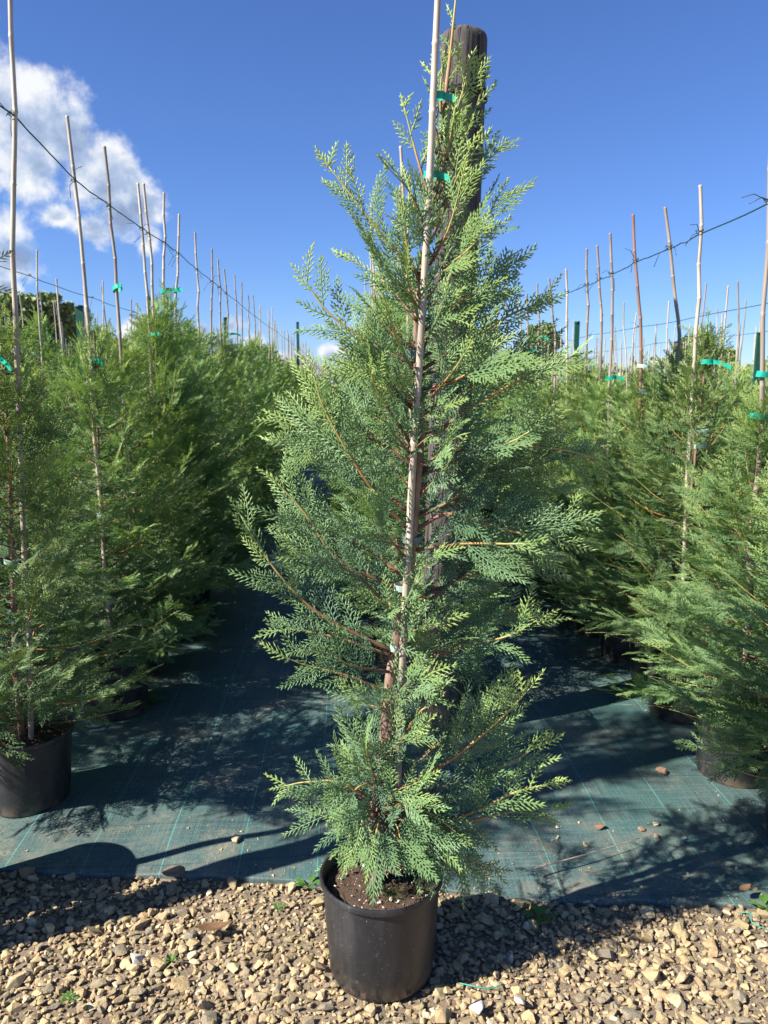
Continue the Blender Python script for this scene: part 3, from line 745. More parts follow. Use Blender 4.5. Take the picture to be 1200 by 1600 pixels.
# ================================================================ wooden end post with its wires
def post_obj(name, base, top, r, label, group=None, seed=0):
    base = Vector(base); top = Vector(top); d = top - base; h = d.length
    root = empty(name, base); tag(root, label, 'post', group)
    rngp = random.Random(seed); acc = Acc(); seg = 96; V = []; F = []
    cr = [(rngp.uniform(0, 6.28), rngp.uniform(.02, .06), rngp.uniform(.001, .006), rngp.uniform(0, 6)) for _ in range(26)]
    prof = [(z, 1.0) for z in np.linspace(0, h - .045, 60)] + [(h - .035, .992), (h - .026, .965), (h - .017, .90), (h - .010, .80), (h - .004, .62), (h - .001, .35), (h, .05)]
    for z, k in prof:
        for i in range(seg):
            th = 2 * math.pi * i / seg; rr = r * k * (1.05 - .05 * z / h) + .003 * math.sin(2 * th + z * 2) + .002 * math.sin(5 * th + 3 * z)
            for c, wd, dp, ph in cr:
                dd = (th - c - .05 * math.sin(z * 1.7 + ph) + math.pi) % (2 * math.pi) - math.pi
                if abs(dd) < wd * 1.5: rr -= dp * .18 * k * max(0, 1 - abs(dd) / (wd * 1.5)) * (.5 + .5 * math.sin(z * 2.3 + ph))
            V.append((rr * math.cos(th), rr * math.sin(th), z))
    n = len(prof)
    for j in range(n - 1):
        for i in range(seg):
            a0 = j * seg + i; a1 = j * seg + (i + 1) % seg; F += [(a0, a1, a1 + seg), (a0, a1 + seg, a0 + seg)]
    acc.add(V, F, 0); me = acc.mesh('shaft'); smooth_by_angle(me, 50)
    q = d.to_track_quat('Z', 'Y')
    s = link('shaft', me, M['post'], root); s.rotation_mode = 'QUATERNION'; s.rotation_quaternion = q
    return root, s, h
pb = at(686, 1128, 3.06); pt = at(726, 47, 3.10); pb.z = 0; 
post, shaft, ph_ = post_obj('wooden_post', pb, pt, .083, 'thick weathered round wooden post with dark wire wrapped near its top, behind the front conifer', seed=4)
for zz, rr, n in ((ph_ - .21, .0035, 2), (ph_ - .222, .003, 1), (ph_ - .235, .0035, 1)):
    a = Acc(); tube(a, [(.0925 * math.cos(t), .0925 * math.sin(t), zz + .012 * math.sin(t + n)) for t in np.linspace(0, 6.283, 40)], rr, 6, 0)
    link('wire_wrap', a.mesh('wire_wrap', True), M['black_wire'], shaft)
a = Acc()
for k in range(3): tube(a, [(.088 + .012 * math.cos(t + k), .02 * math.sin(t * .5) - .02, ph_ - .235 + .011 * math.sin(t) + k * .009) for t in np.linspace(0, 6.4, 14)], .0035, 6, 0)
link('wire_knot', a.mesh('wire_knot', True), M['black_wire'], shaft)
post_obj('wooden_post', Vector((-1.20, 1.81, 0)), Vector((-1.21, 1.82, 2.6)), .055, 'slim round wooden post at the head of the left row', seed=6)
# ================================================================ the rows
def variants(lod, seeds, **k):
    out = []
    for s in seeds:
        rr = random.Random(s); H = rr.uniform(1.74, 1.90); out.append((crown_mesh('crown', s, H, rr.uniform(.42, .49), lod, **k), H))
    return out
VAR = {'near': variants('near', [11, 12, 13, 14, 15], nb=104, fl=.13, step=.0235), 'mid': variants('mid', [21, 22, 23, 24], nb=88, fl=.14, step=.029), 'far': variants('far', [31, 32, 33], nb=60, fl=.16, step=.042)}
for L_ in VAR.values():
    for (c, wd, tr), H in L_:
        for me, m in ((c, 'foliage'), (wd, 'branch'), (tr, 'trunk')):
            if me: me.materials.append(M[m])
POTS = [pot_mesh(seed=s, wob=.018, seg=40, rt=.152 + .004 * (s % 2)) for s in (1, 2, 3)]
for m in POTS: m.materials.append(M['pot'])
SOIL = soil_mesh(seed=8); SOIL.materials.append(M['pot_soil'])
TIE_G = [tie_mesh(.018, .010, t, 1.5, 5) for t in (.07, .04, .03)]; [m.materials.append(M['tape']) for m in TIE_G]
TIE_P = [tie_mesh(.019, .009, 0, 1.5, 5)]; [m.materials.append(M['tag']) for m in TIE_P]
TIE_D = [tie_mesh(.019, .009, .01, 1.5, 6)]; [m.materials.append(M['tag_dark']) for m in TIE_D]
CANES = [cane_mesh([(0, 0, .2), (.01, 0, 1.2), (-.01, .01, 2.5)], s, .0092, .005) for s in range(6)]
for i, m in enumerate(CANES): m.materials.append(M['cane'] if i % 2 else M['cane_grey'])
ORD = ['first', 'second', 'third', 'fourth', 'fifth', 'sixth', 'seventh', 'eighth', 'ninth', 'tenth', 'eleventh', 'twelfth', 'thirteenth', 'fourteenth', 'fifteenth', 'sixteenth']
prng = random.Random(99)
count = 0
def plant(x, y, lod, label, group, cane_top=None, cane_mid=None, ctop=2.5, extra=(), cmat=None, scale=1.0, vi=None, cane_z=True, rot=None, zs=1.0):
    global count
    count += 1
    root = empty('potted_conifer', (x, y, 0 if y > 2 else 0)); tag(root, label, 'potted conifer', group)
    root.location.z = cz(x, y) - .002 if abs(x) < 3 and y < 6 else .018
    vs_ = VAR[lod]; (c, wd, tr), H = vs_[prng.randrange(len(vs_)) if vi is None else vi]
    rz = prng.uniform(0, 6.28) if rot is None else rot
    sc_ = scale * prng.uniform(.92, 1.07)
    def ch(name, me, rotz=0, s=1.0, loc=(0, 0, 0)):
        o = bpy.data.objects.new(name, me); C.objects.link(o); o.parent = root; o.rotation_euler = (0, 0, rotz); o.scale = (s, s, s); o.location = loc; return o
    ch('pot', POTS[prng.randrange(3)], rz)
    cr = ch('crown', c, rz, sc_, (0, 0, .26 * (1.04 - zs))); cr.scale = (sc_, sc_, sc_ * zs * prng.uniform(.92, 1.07))
    if lod != 'far':
        t = ch('trunk', tr, rz, sc_); t.scale = cr.scale; b = bpy.data.objects.new('branches', wd); C.objects.link(b); b.parent = t
    if lod == 'near': ch('soil', SOIL, rz)
    O = Vector(root.location)
    if cane_top is not None:
        T = cane_top - O; Mi = cane_mid - O
        cm = cane_mesh([(Mi.x * .3, -.02, .2), (Mi.x * .75, -.03, .8), (Mi.x, -.035, Mi.z), ((T.x + Mi.x) / 2 + .006, -.03, (T.z + Mi.z) / 2), (T.x, -.03, T.z)], int(x * 100) + int(y * 10), .0098, .0035)
        o = link('bamboo_cane', cm, M[cmat or prng.choice(['cane', 'cane_grey'])], root)
    else:
        i = prng.randrange(6); o = ch('bamboo_cane', CANES[i], prng.uniform(0, 6.28)); o.scale = (1, 1, ctop / 2.5 * prng.uniform(.965, 1.03))
        o.rotation_euler = (R(prng.gauss(0, 1.5)), R(prng.gauss(0, 1.8)), prng.uniform(0, 6)); o.location = (prng.uniform(-.02, .02), -.02, 0)
    for kind, z, dx in extra:
        me = {'g': TIE_G, 'p': TIE_P, 'd': TIE_D}[kind]; me = me[prng.randrange(len(me))]
        o = ch('tie_tape', me, prng.uniform(-.8, .4), 1, (dx, -.03, z - O.z)); o.rotation_euler.x = prng.uniform(-.2, .2); o.rotation_euler.y = prng.uniform(-.3, .3)
    return root

def zat(px, py, Y): return at(px, py, Y).z
G = lambda side: 'potted conifers in the row %s' % side
# left row (x = -1.12): Y, cane top pixel, cane pixel lower down, ties
LEFT = [
 (2.60, (19, -60), (30, 560), (('g', zat(45, 560, 2.57), .01), ('g', zat(30, 648, 2.57), -.02), ('d', zat(33, 720, 2.57), .01), ('p', zat(30, 876, 2.57), .01), ('d', zat(38, 968, 2.57), .01))),
 (3.38, (109, 185), (147, 560), (('g', zat(143, 563, 3.36), .0), ('p', zat(133, 600, 3.36), -.02), ('d', zat(145, 655, 3.36), .01), ('p', zat(143, 805, 3.36), 0), ('p', zat(141, 940, 3.36), 0))),
 (3.84, (165, 232), (190, 520), (('g', zat(186, 450, 3.8), -.01),)),
 (4.36, (218, 288), (235, 520), (('g', zat(240, 522, 4.3), .02),)),
 (4.50, (228, 289), (242, 500), ()),
 (4.77, (257, 303), (258, 470), (('g', zat(258, 455, 4.75), 0),)),
 (5.16, (281, 336), (277, 500), (('g', zat(281, 453, 5.1), 0),)),
 (5.85, (306, 364), (312, 520), (('g', zat(313, 560, 5.8), 0),)),
 (6.50, (332, 390), (331, 520), ()), (6.87, (341, 406), (346, 520), ()), (7.36, (352, 421), (358, 540), (('g', zat(363, 522, 7.3), 0),)),
 (7.96, (367, 430), (371, 540), ()), (8.5, (378, 442), (379, 540), ()), (9.1, (388, 462), (390, 540), ()), (9.7, (396, 462), (400, 540), ())]
RIGHT = [
 (2.22, None, None, ()),
 (2.66, (1200, 150), (1178, 700), (('g', zat(1188, 585, 2.63), -.02), ('g', zat(1180, 650, 2.63), -.03))),
 (3.20, (1091, 292), (1079, 560), (('g', zat(1082, 566, 3.2), 0), ('p', zat(1080, 672, 3.2), 0), ('p', zat(1080, 695, 3.2), 0))),
 (3.55, (1035, 326), (1056, 560), (('g', zat(1058, 617, 3.5), 0), ('d', zat(1052, 680, 3.5), -.03))),
 (3.92, (986, 337), (998, 580), (('p', zat(1000, 573, 3.9), 0), ('d', zat(1002, 612, 3.9), 0))),
 (4.38, (951, 366), (953, 560), (('g', zat(950, 590, 4.3), -.01), ('p', zat(943, 634, 4.3), 0))),
 (4.60, (932, 385), (935, 530), ()), (4.85, (914, 390), (915, 530), ()),
 (5.24, (884, 421), (883, 600), ()), (5.60, (857, 436), (866, 560), ()), (6.05, (838, 443), (840, 570), (('g', zat(839, 527, 6), 0),)),
 (6.5, (822, 459), (823, 570), (('g', zat(824, 549, 6.4), 0),)), (7.0, (811, 462), (810, 560), ()), (7.6, (789, 475), (790, 560), ()), (8.2, (775, 480), (776, 560), ()), (9.0, (760, 490), (760, 560), ())]
row_hi = {}
def near_row(data, X, side, what, vofs, sc0=1.0, zs=1.0):
    nn = 0
    for i, (Y, top, mid, ex) in enumerate(data):
        lod = 'near' if Y < 5.3 else 'mid'
        if top is None: lab = 'potted conifer heading the row %s, cut by the picture edge' % side
        else:
            lab = {1: 'big potted conifer in front of the row %s, beside the picture edge' % side}.get(nn + 1)
            lab = lab or '%s potted conifer back along the row %s' % (ORD[nn], side)
            if nn > 15: lab = 'potted conifer with slim cane midway along the row %s' % side
            nn += 1
        c = dict(cane_top=at(*top, Y), cane_mid=at(*mid, Y)) if top else dict(ctop=2.5)
        x = {2.60: -1.13, 2.66: 1.465, 3.20: 1.49}.get(Y, at(*mid, Y).x + .01) if top else X
        plant(x, Y, lod, lab, G(side), extra=ex, vi=(i + vofs) % (5 if lod == 'near' else 4), scale=sc0, zs=zs, cmat='cane_red' if (side[0:5] == 'right' and nn == 4) else None, **c)
near_row(LEFT, -1.12, 'left of the path', '', 0, 1.0)
near_row(RIGHT, 1.50, 'right of the path', '', 2, .97, .84)
def far_row(X, y0, y1, step, side, lodsw=(5.3, 11.5), ctop=2.5, sc0=1.0, zs=1.0):
    y = y0; i = 0
    while y < y1:
        lod = 'near' if y < lodsw[0] else ('mid' if y < lodsw[1] else 'far')
        ex = (('g', prng.uniform(1.5, 1.85), 0),) if prng.random() < .5 and y < 14 else ()
        if y < 7: lab = '%s potted conifer along the row %s' % (ORD[i], side)
        else: lab = 'small distant potted conifer in the row %s' % side
        plant(X + prng.uniform(-.05, .05), y, lod, lab, G(side), ctop=ctop, extra=ex, scale=sc0, zs=zs); y += step * prng.uniform(.85, 1.15); i += 1
far_row(-1.12, 10.2, 27, .50, 'left of the path')
far_row(1.50, 9.6, 27, .50, 'right of the path', ctop=2.3, sc0=1.0, zs=.84)
far_row(.30, 3.5, 24, .50, 'behind the thick wooden post', (3.0, 11.5), sc0=1.08)
far_row(-2.34, 2.7, 20, .50, 'beyond the left row', (3.0, 9.5), ctop=2.4)
far_row(3.02, 4.4, 20, .50, 'beyond the right row', (3.0, 9.5), ctop=2.27, sc0=.97, zs=.84)
far_row(-3.7, 6.4, 17, .52, 'third from the path on the left', (3, 8), sc0=.95)
far_row(4.45, 7.0, 17, .52, 'third from the path on the right', (3, 8), ctop=2.3, sc0=.95, zs=.86)
print('plants', count)
# the far part of the nursery, more plants than one could count
(cf, _, _), Hf = VAR['far'][0]
nv = len(cf.vertices); va = np.empty(nv * 3, np.float32); cf.vertices.foreach_get('co', va); va = va.reshape(-1, 3)
fa = np.empty(len(cf.polygons) * 3, np.int32); cf.polygons.foreach_get('vertices', fa); fa = fa.reshape(-1, 3)
ta = np.empty(nv, np.float32); cf.attributes['tone'].data.foreach_get('value', ta)
# thin the template: keep a random half of the leaf tufts
rs = np.random.RandomState(3); keep = rs.rand(nv // 5) < .35; fk = fa[keep[np.minimum(fa[:, 0] // 5, len(keep) - 1)]]
fa_acc = Acc(); ca = Acc()
for X, y0, y1 in ((-1.12, 27, 52), (.36, 24, 52), (1.5, 27, 52), (-2.34, 20, 50), (3.02, 20, 50), (-3.7, 17, 46), (4.45, 17, 46), (-5.1, 9, 40), (5.9, 9, 40), (-6.5, 12, 40), (7.4, 12, 40), (-8, 16, 38), (8.9, 16, 38)):
    y = y0
    while y < y1:
        th = prng.uniform(0, 6.28); c_, s_ = math.cos(th), math.sin(th); k = prng.uniform(.9, 1.05)
        P = va * k; P = np.stack([P[:, 0] * c_ - P[:, 1] * s_ + X, P[:, 0] * s_ + P[:, 1] * c_ + y, P[:, 2]], 1)
        used = np.unique(fk); remap = np.zeros(nv, np.int64); remap[used] = np.arange(len(used))
        fa_acc.add(P[used], remap[fk], ta[used])
        tube(ca, [(X, y, .3), (X + prng.gauss(0, .03), y, 2.45 * k)], .011, 4, 0, False)
        y += .62
fo = link('distant_conifer_rows', fa_acc.mesh('distant_conifer_rows'), M['foliage']); tag(fo, 'far-off mass of conifer rows running to the horizon', 'conifer rows', kind='stuff')
fc = link('distant_canes', ca.mesh('distant_canes'), M['cane']); tag(fc, 'thicket of thin canes standing in the far-off rows', 'canes', kind='stuff')

# clear-stemmed tree in a big tub at the head of the left row: it stands just outside the picture and shades the cloth
pt_ = empty('potted_tree', (-1.21, 2.015, .01)); tag(pt_, 'clear-stemmed conifer in a tall black pot at the head of the left row', 'potted tree')
link('pot', pot_mesh(.40, .135, .12, .01, 5), M['pot'], pt_); o = link('soil', soil_mesh(.12, .36, 9), M['pot_soil'], pt_)
a = Acc(); tube(a, [(0, 0, .34), (0, -.05, .8), (-.03, -.10, 1.4), (-.08, -.08, 2.0), (-.10, -.06, 2.6)], [.017, .016, .013, .009, .003], 10, 0); link('trunk', a.mesh('trunk', True), M['trunk'], pt_)
cr = bpy.data.objects.new('crown', VAR['near'][2][0][0]); C.objects.link(cr); cr.parent = pt_; cr.location = (-.17, -.06, .95); cr.scale = (1.0, 1.0, 1.1)

# ================================================================ wires along the rows
def wire(pts, r, label, ties=(), seed=0):
    rg = random.Random(seed); a = Acc(); P = []
    for A, B in zip(pts, pts[1:]):
        A = Vector(A); B = Vector(B); n = 6
        for i in range(n):
            u = i / n; p = A.lerp(B, u); p.z -= .05 * min(1, (B - A).length / 2) * u * (1 - u) ; p += Vector((0, 0, rg.gauss(0, .002))); P.append(p)
    P.append(Vector(pts[-1]))
    O = P[0].copy(); root = empty('support_wire', O); tag(root, label, 'wire', 'support wires strung along the rows')
    tube(a, [p - O for p in P], r, 6, 0); link('wire', a.mesh('wire', True), M['wire'], root)
    for t in ties:
        t = Vector(t); b = Acc()
        for k in range(2):
            tube(b, [t - O + Vector((.012 * math.cos(q + k), .012 * math.sin(q), .008 * k + .004 * math.sin(3 * q))) for q in np.linspace(0, 6.3, 10)], .0015, 4, 0)
        for k in range(2):
            d = Vector((rg.uniform(-1, .4), rg.uniform(-.5, .5), rg.uniform(-.9, .8))).normalized(); l = rg.uniform(.05, .11)
            tube(b, [t - O, t - O + d * l * .5 + Vector((0, 0, .012)), t - O + d * l + Vector((rg.uniform(-.02, .02), 0, -.01))], .0014, 4, 0)
        link('wire_tie', b.mesh('wire_tie', True), M['wire'], root)
def wire_for(data, X, zref, y_start, label, seed):
    pts = [(X, y_start, zref)]; ties = []
    for Y, top, mid, ex in data:
        if top is None: continue
        T = at(*top, Y); Mi = at(*mid, Y); u = (zref - Mi.z) / (T.z - Mi.z); xx = Mi.x + (T.x - Mi.x) * u
        pts.append((xx + .012, Y - .03, zref)); ties.append((xx, Y - .03, zref))
    y = data[-1][0] + 2.5
    while y < 45: pts.append((X, y, zref)); y += 3
    wire(pts, .0026, label, ties[:11], seed)
wire_for(LEFT, -1.06, 2.29, 1.9, 'dark green wire strung above the row left of the path, tied to its canes', 1)
wire_for(RIGHT, 1.50, 2.08, 2.0, 'dark green wire strung above the row right of the path, tied to its canes', 2)
for X, z, y0, lab in ((-2.34, 2.27, 3.0, 'thin wire above the second row on the left'), (3.02, 2.06, 3.5, 'thin wire above the second row on the right'), (4.45, 2.04, 5, 'thin wire low in the sky above the third row on the right'), (.36, 2.5, 3.06, 'thin wire running back from the thick wooden post')):
    wire([(X + .03 * math.sin(i), y0 + i * 1.5, z + .01 * math.sin(2 * i)) for i in range(24)], .0028, lab, [(X + .03 * math.sin(i), y0 + i * 1.5, z) for i in range(1, 5)], int(z * 100))

# green metal posts standing in the rows
def metal_post(x, y, h, label):
    root = empty('metal_post', (x, y, 0)); tag(root, label, 'post', 'green metal posts in the rows')
    bm = bmesh.new(); w_ = .03
    prof = [(-w_, -w_ * .5), (w_, -w_ * .5), (w_, w_ * .5), (w_ * .8, w_ * .5), (w_ * .8, -w_ * .35), (-w_ * .8, -w_ * .35), (-w_ * .8, w_ * .5), (-w_, w_ * .5)]
    lo = [bm.verts.new((a_, b_, 0)) for a_, b_ in prof]; hi_ = [bm.verts.new((a_, b_, h)) for a_, b_ in prof]
    for i in range(8): bm.faces.new((lo[i], lo[(i + 1) % 8], hi_[(i + 1) % 8], hi_[i]))
    bm.faces.new(hi_); bm.faces.new(lo[::-1]); bmesh.ops.recalc_face_normals(bm, faces=bm.faces)
    me = bpy.data.meshes.new('rail'); bm.to_mesh(me); bm.free(); link('rail', me, M['green_metal'], root)
    a = Acc(); tube(a, [(0, 0, h - .001), (0, 0, h + .015)], [.036, .03], 12, 0); link('cap', a.mesh('cap', True), M['green_metal'], root)
def mp(px, py, Y, lab): p = at(px, py, Y); metal_post(p.x, Y, p.z, lab)
mp(465, 504, 17.9, 'dark green metal post rising above the far end of the row left of the path')
mp(352, 497, 14.0, 'dark green metal post behind the canes of the second left row')
mp(902, 504, 9.9, 'dark green metal post among canes in the second right row')
mp(1187, 521, 8.2, 'green metal post near the right edge beyond the canes')
mp(124, 480, 6.6, 'short green metal post close to the far trees on the left')

# ================================================================ trees on the horizon
def far_tree(px, py, Y, wpx, label, seed):
    top = at(px, py, Y); H = top.z; rad = wpx / 2 * Y / FPX; rg = random.Random(seed); x = top.x
    root = empty('distant_tree', (x, Y, 0)); tag(root, label, 'tree', 'trees on the horizon')
    a = Acc(); tube(a, [(0, 0, 0), (.1, 0, H * .3), (0, .1, H * .8)], [H * .03, H * .022, H * .006], 8, 0)
    for k in range(7):
        th = rg.uniform(0, 6.28); z = H * rg.uniform(.2, .6); tube(a, [(0, 0, z), (rad * .7 * math.cos(th), rad * .7 * math.sin(th), z + H * .22)], [H * .012, H * .004], 5, 0)
    link('trunk', a.mesh('trunk', True), M['tree_bark'], root)
    rs = np.random.RandomState(seed); V = []; n = 0
    cl = []
    for k in range(38):
        u = rs.rand() ** .8; z = H * (.28 + .68 * u); rr = rad * math.sqrt(max(.05, 1 - ((u - .35) / .72) ** 2)) * math.sqrt(rs.rand()) * .85; th = rs.rand() * 6.28
        cl.append((rr * math.cos(th), rr * math.sin(th), z, rad * (.18 + .22 * rs.rand())))
    acc = Acc()
    for cx, cy, cz_, cr in cl:
        m = 170; P = rs.normal(size=(m, 3)); P /= np.linalg.norm(P, axis=1)[:, None]; P *= (cr * (.55 + .5 * rs.rand(m)))[:, None]; P[:, 2] *= .75; P += (cx, cy, cz_)
        A = rs.normal(size=(m, 3)); B = rs.normal(size=(m, 3)); s = .10 + .10 * rs.rand(m)
        A = A / np.linalg.norm(A, axis=1)[:, None] * s[:, None]; B = B / np.linalg.norm(B, axis=1)[:, None] * s[:, None]
        Q = np.stack([P - A, P + B, P + A, P - B], 1).reshape(-1, 3); i = np.arange(m) * 4
        acc.add(Q, np.concatenate([np.stack([i, i + 1, i + 2], 1), np.stack([i, i + 2, i + 3], 1)]), .5)
    link('crown', acc.mesh('crown'), M['tree_leaf'], root)
for px, py, Y, wp, lab, s in [(22, 458, 60, 95, 'tallest bushy tree on the left horizon, behind the nearest cane', 1), (78, 456, 62, 80, 'rounded tree second from the left edge on the horizon', 2), (118, 480, 66, 60, 'smaller tree at the right end of the left tree group', 3), (-30, 470, 60, 90, 'tree cut by the left picture edge on the horizon', 4),
                              (848, 505, 62, 62, 'lone pale green tree on the right horizon just right of the front conifer', 5), (1088, 522, 66, 74, 'dark rounded tree on the right horizon behind the canes', 6), (1135, 545, 70, 50, 'low tree beside the dark rounded one on the right horizon', 7), (180, 530, 70, 60, 'low tree behind the left rows', 8)]:
    far_tree(px, py, Y, wp, lab, s)
acc = Acc(); rs = np.random.RandomState(8)
for k in range(420):
    x = rs.uniform(-75, 80); y = rs.uniform(84, 92); hh = 2.0 + 1.6 * abs(math.sin(x * .21)) + rs.rand() * 1.4; m = 40
    P = np.stack([x + rs.normal(0, .9, m), y + rs.normal(0, .6, m), rs.rand(m) * hh], 1); s = .35
    A = rs.normal(size=(m, 3)) * .2; B = rs.normal(size=(m, 3)) * .2
    Q = np.stack([P - A, P + B, P + A, P - B], 1).reshape(-1, 3); i = np.arange(m) * 4
    acc.add(Q, np.concatenate([np.stack([i, i + 1, i + 2], 1), np.stack([i, i + 2, i + 3], 1)]), .5)
wo = link('far_woodland', acc.mesh('far_woodland'), M['tree_leaf']); tag(wo, 'low line of woodland along the horizon', 'woodland', kind='stuff')

# ================================================================ small things on the ground
def one_stone(x, y, r, label, name='stone', mat='stone', seed=0, z=None, grp=None):
    rg = random.Random(seed); a = Acc(); put_stone(a, rg, 0, 0, r * .35, r, .25); zz = z if z is not None else (cz(x, y) if y > edge_y(x) else ground_z(x, y) + .01)
    o = link(name, a.mesh(name, True), M[mat]); o.location = (x, y, zz); tag(o, label, 'stone', grp); return o
M['stone_pale'] = plain('pale_stone', (.42, .32, .20), .85, c2=(.40, .28, .16), scale=60, bumps=.5)
M['stone_brown'] = plain('brown_clod', (.24, .14, .09), .9, c2=(.15, .09, .06), scale=60, bumps=.7)
M['stone_grey'] = plain('grey_stone', (.42, .42, .42), .85, c2=(.3, .3, .3), scale=70, bumps=.4)
M['stone_white'] = plain('white_stone', (.55, .49, .40), .8, c2=(.44, .38, .29), scale=70, bumps=.3)
one_stone(-.358, 2.290, .023, 'tan stone lying on the sunlit cloth left of the front pot', mat='stone_pale', seed=1)
one_stone(.702, 2.34, .011, 'small white pebble, the farther of two beside the sunlit cloth patch', mat='stone_white', seed=2)
one_stone(.684, 2.285, .009, 'small tan pebble just in front of the white one on the cloth', mat='stone_pale', seed=3)
one_stone(.765, 2.242, .013, 'flat pinkish pebble near the shadow edge on the cloth', mat='stone_pale', seed=4)
one_stone(.835, 2.325, .022, 'crumbly brown clod on the cloth right of the pale pebbles', 'soil_clod', 'stone_brown', 5)
one_stone(.970, 2.300, .015, 'brown stone at the left of the shaded cluster on the cloth', mat='stone_brown', seed=6)
one_stone(1.005, 2.262, .013, 'reddish brown stone at the front of the shaded cluster on the cloth', mat='stone_brown', seed=7)
one_stone(1.03, 2.325, .014, 'dull stone at the back right of the shaded cluster on the cloth', mat='stone_pale', seed=8)
one_stone(1.09, 2.245, .012, 'grey-brown pebble alone right of the shaded cluster', mat='stone_grey', seed=9)
one_stone(1.19, 2.654, .028, 'dark lump lying on the cloth in front of the right row', 'soil_clod', 'stone_brown', 10)
one_stone(.405, 1.605, .019, 'roundish white stone on the gravel at the bottom right of the front pot', mat='stone_white', seed=11, z=.018)
one_stone(.30, 1.595, .022, 'dark slate-coloured flat stone on the gravel right of the front pot', mat='stone_grey', seed=12, z=.014)
one_stone(-.545, 1.79, .021, 'whitish angular stone lying in the gravel on the left', mat='stone_white', seed=13, z=.018)

def leaf_obj(name, x, y, z, L, wd, rz, mat, label, cat, curl=.3, tilt=(0, 0)):
    bm = bmesh.new(); rows = []
    for i in range(11):
        u = i / 10; h = wd * math.sin(math.pi * min(1, u * 1.02)) ** .8 * (1 - .25 * u) + .0008
        rows.append([bm.verts.new((L * (u - .5), s * h, curl * L * ((u - .5) ** 2) + abs(s) * h * .35)) for s in (-1, -.5, 0, .5, 1)])
    for a_, b_ in zip(rows, rows[1:]):
        for k in range(4): bm.faces.new((a_[k], b_[k], b_[k + 1], a_[k + 1]))
    r_ = bmesh.ops.solidify(bm, geom=bm.faces[:], thickness=.0008)
    me = bpy.data.meshes.new(name); bm.to_mesh(me); bm.free(); smooth_by_angle(me, 60)
    o = link(name, me, M[mat]); o.location = (x, y, z); o.rotation_euler = (tilt[0], tilt[1], rz)
    if label: tag(o, label, cat)
    return o
leaf_obj('dry_leaf', -.365, 1.88, .034, .10, .017, .15, 'leaf_dry', 'long curled dry brown leaf lying on the gravel', 'leaf', .5)
leaf_obj('dry_leaf', 1.14, 1.955, .045, .05, .012, .5, 'leaf_dry', 'small tan dry leaf at the cloth edge on the right', 'leaf', .4)
def chip(x, y, z, a_, b_, rz, label):
    bm = bmesh.new(); n = 22; ring = []
    lo = [bm.verts.new((a_ * math.cos(t) * (1 + .06 * math.sin(3 * t)), b_ * math.sin(t), .003 * math.sin(2 * t))) for t in [2 * math.pi * k / n for k in range(n)]]
    hi_ = [bm.verts.new((v.co.x * .93, v.co.y * .93, v.co.z + .005)) for v in lo]
    for k in range(n): bm.faces.new((lo[k], lo[(k + 1) % n], hi_[(k + 1) % n], hi_[k]))
    bm.faces.new(hi_); bm.faces.new(lo[::-1]); me = bpy.data.meshes.new('bark_chip'); bm.to_mesh(me); bm.free()
    o = link('bark_chip', me, M['bark_bit']); o.location = (x, y, z); o.rotation_euler = (.35, 0, rz); tag(o, label, 'bark chip')
chip(-.528, 2.135, .032, .035, .018, .1, 'flat oval brown bark chip resting on the front edge of the cloth')
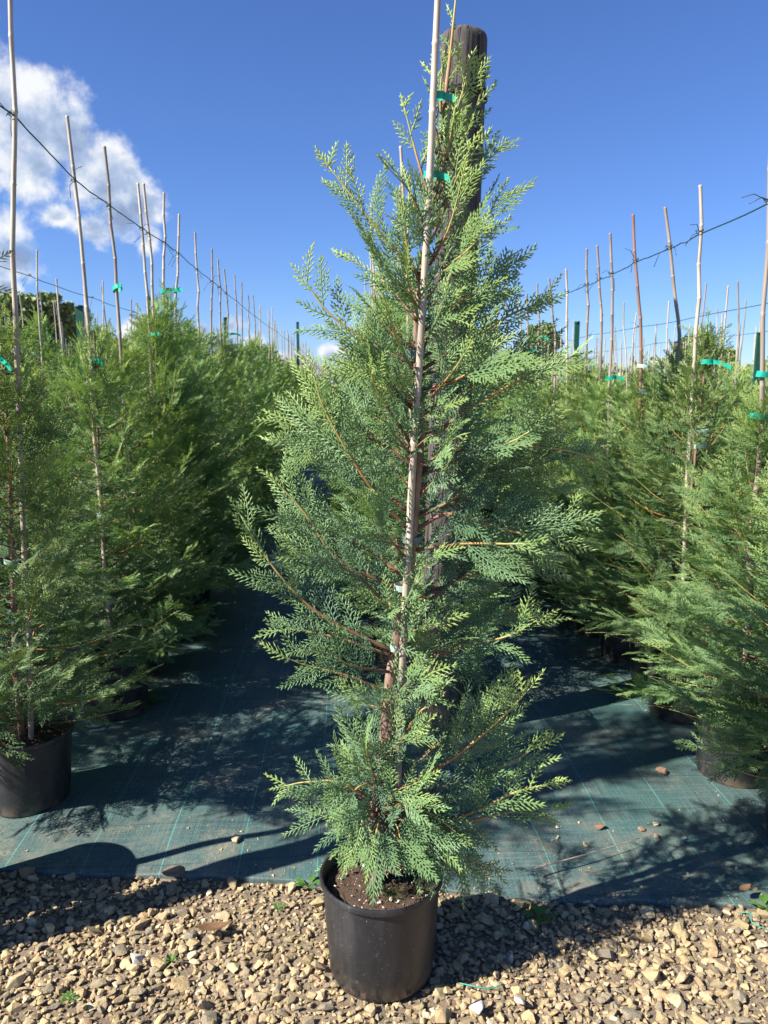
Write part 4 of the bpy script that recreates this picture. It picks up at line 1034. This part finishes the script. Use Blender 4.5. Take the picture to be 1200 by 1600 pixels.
def weed(x, y, z, n, L, wd, label, seed):
    rg = random.Random(seed); root = empty('weed', (x, y, z)); tag(root, label, 'weed')
    for k in range(n):
        az = 6.28 * k / n + rg.uniform(-.3, .3); l = L * rg.uniform(.7, 1.15); e = rg.uniform(.3, 1.0); bm = bmesh.new(); rows = []
        for i in range(9):
            u = i / 8; h = wd * (.12 if u < .3 else .12 + .88 * math.sin(math.pi * (u - .3) / .7) ** .8)
            x_ = l * u * math.cos(e * (1 - .5 * u)); z_ = l * u * math.sin(e * (1 - .5 * u))
            rows.append([bm.verts.new((x_, s * h, z_ + abs(s) * h * .2)) for s in (-1, 0, 1)])
        for a_, b_ in zip(rows, rows[1:]):
            for q in range(2): bm.faces.new((a_[q], b_[q], b_[q + 1], a_[q + 1]))
        bmesh.ops.solidify(bm, geom=bm.faces[:], thickness=.0007)
        me = bpy.data.meshes.new('leaf'); bm.to_mesh(me); bm.free(); smooth_by_angle(me, 60)
        o = link('leaf', me, M['weed'], root); o.rotation_euler = (0, 0, az)
weed(-.12, 2.075, .012, 5, .045, .009, 'small green seedling at the cloth edge left of the front pot', 1)
weed(-.955, 3.40, .02, 7, .11, .020, 'broad-leaved green weed in the shade at the foot of the left row', 2)
weed(.53, 1.90, .012, 6, .05, .010, 'dark green weed in the shaded gravel right of the front pot', 3)
weed(1.575, 2.58, .02, 8, .08, .008, 'leafy weed growing beside the right-hand pot', 4)
weed(1.18, 1.915, .012, 7, .04, .009, 'low green weed at the cloth edge near the right picture edge', 5)
weed(-.20, 1.98, .012, 5, .022, .006, 'tiny green sprig in the gravel left of the front pot', 6)
weed(-.46, 1.79, .016, 6, .022, .004, 'tiny grassy tuft in the gravel on the left', 7)
weed(-.68, 1.68, .010, 9, .025, .004, 'mossy tuft in bare soil at the lower left', 8)
def twine(pts, label):
    O = Vector(pts[0]); a = Acc(); tube(a, [p - O for p in spline(pts, 24)], .0016, 5, 0); o = link('twine', a.mesh('twine', True), M['twine']); o.location = O; tag(o, label, 'twine')
twine([(.27, 1.66, .03), (.30, 1.64, .038), (.34, 1.635, .034), (.37, 1.65, .03)], 'short green thread on the gravel right of the front pot')
twine([(1.08, 1.87, .035), (1.10, 1.85, .045), (1.09, 1.82, .04), (1.12, 1.80, .035)], 'frayed green thread on gravel near the right picture edge')
# a dry stalk lying on the cloth in the shade
a = Acc(); P = spline([(.55, 2.07, .05), (.68, 2.12, .045), (.80, 2.17, .04), (.93, 2.215, .045)], 20); O = P[0].copy(); tube(a, [p - O for p in P], [.003 * (1 - i / 30) for i in range(21)], 6, 0)
o = link('dry_stalk', a.mesh('dry_stalk', True), M['cane_grey']); o.location = O; tag(o, 'thin pale dry stalk lying on the shaded cloth right of the front conifer', 'stalk')
print('tris hero', fol.n)
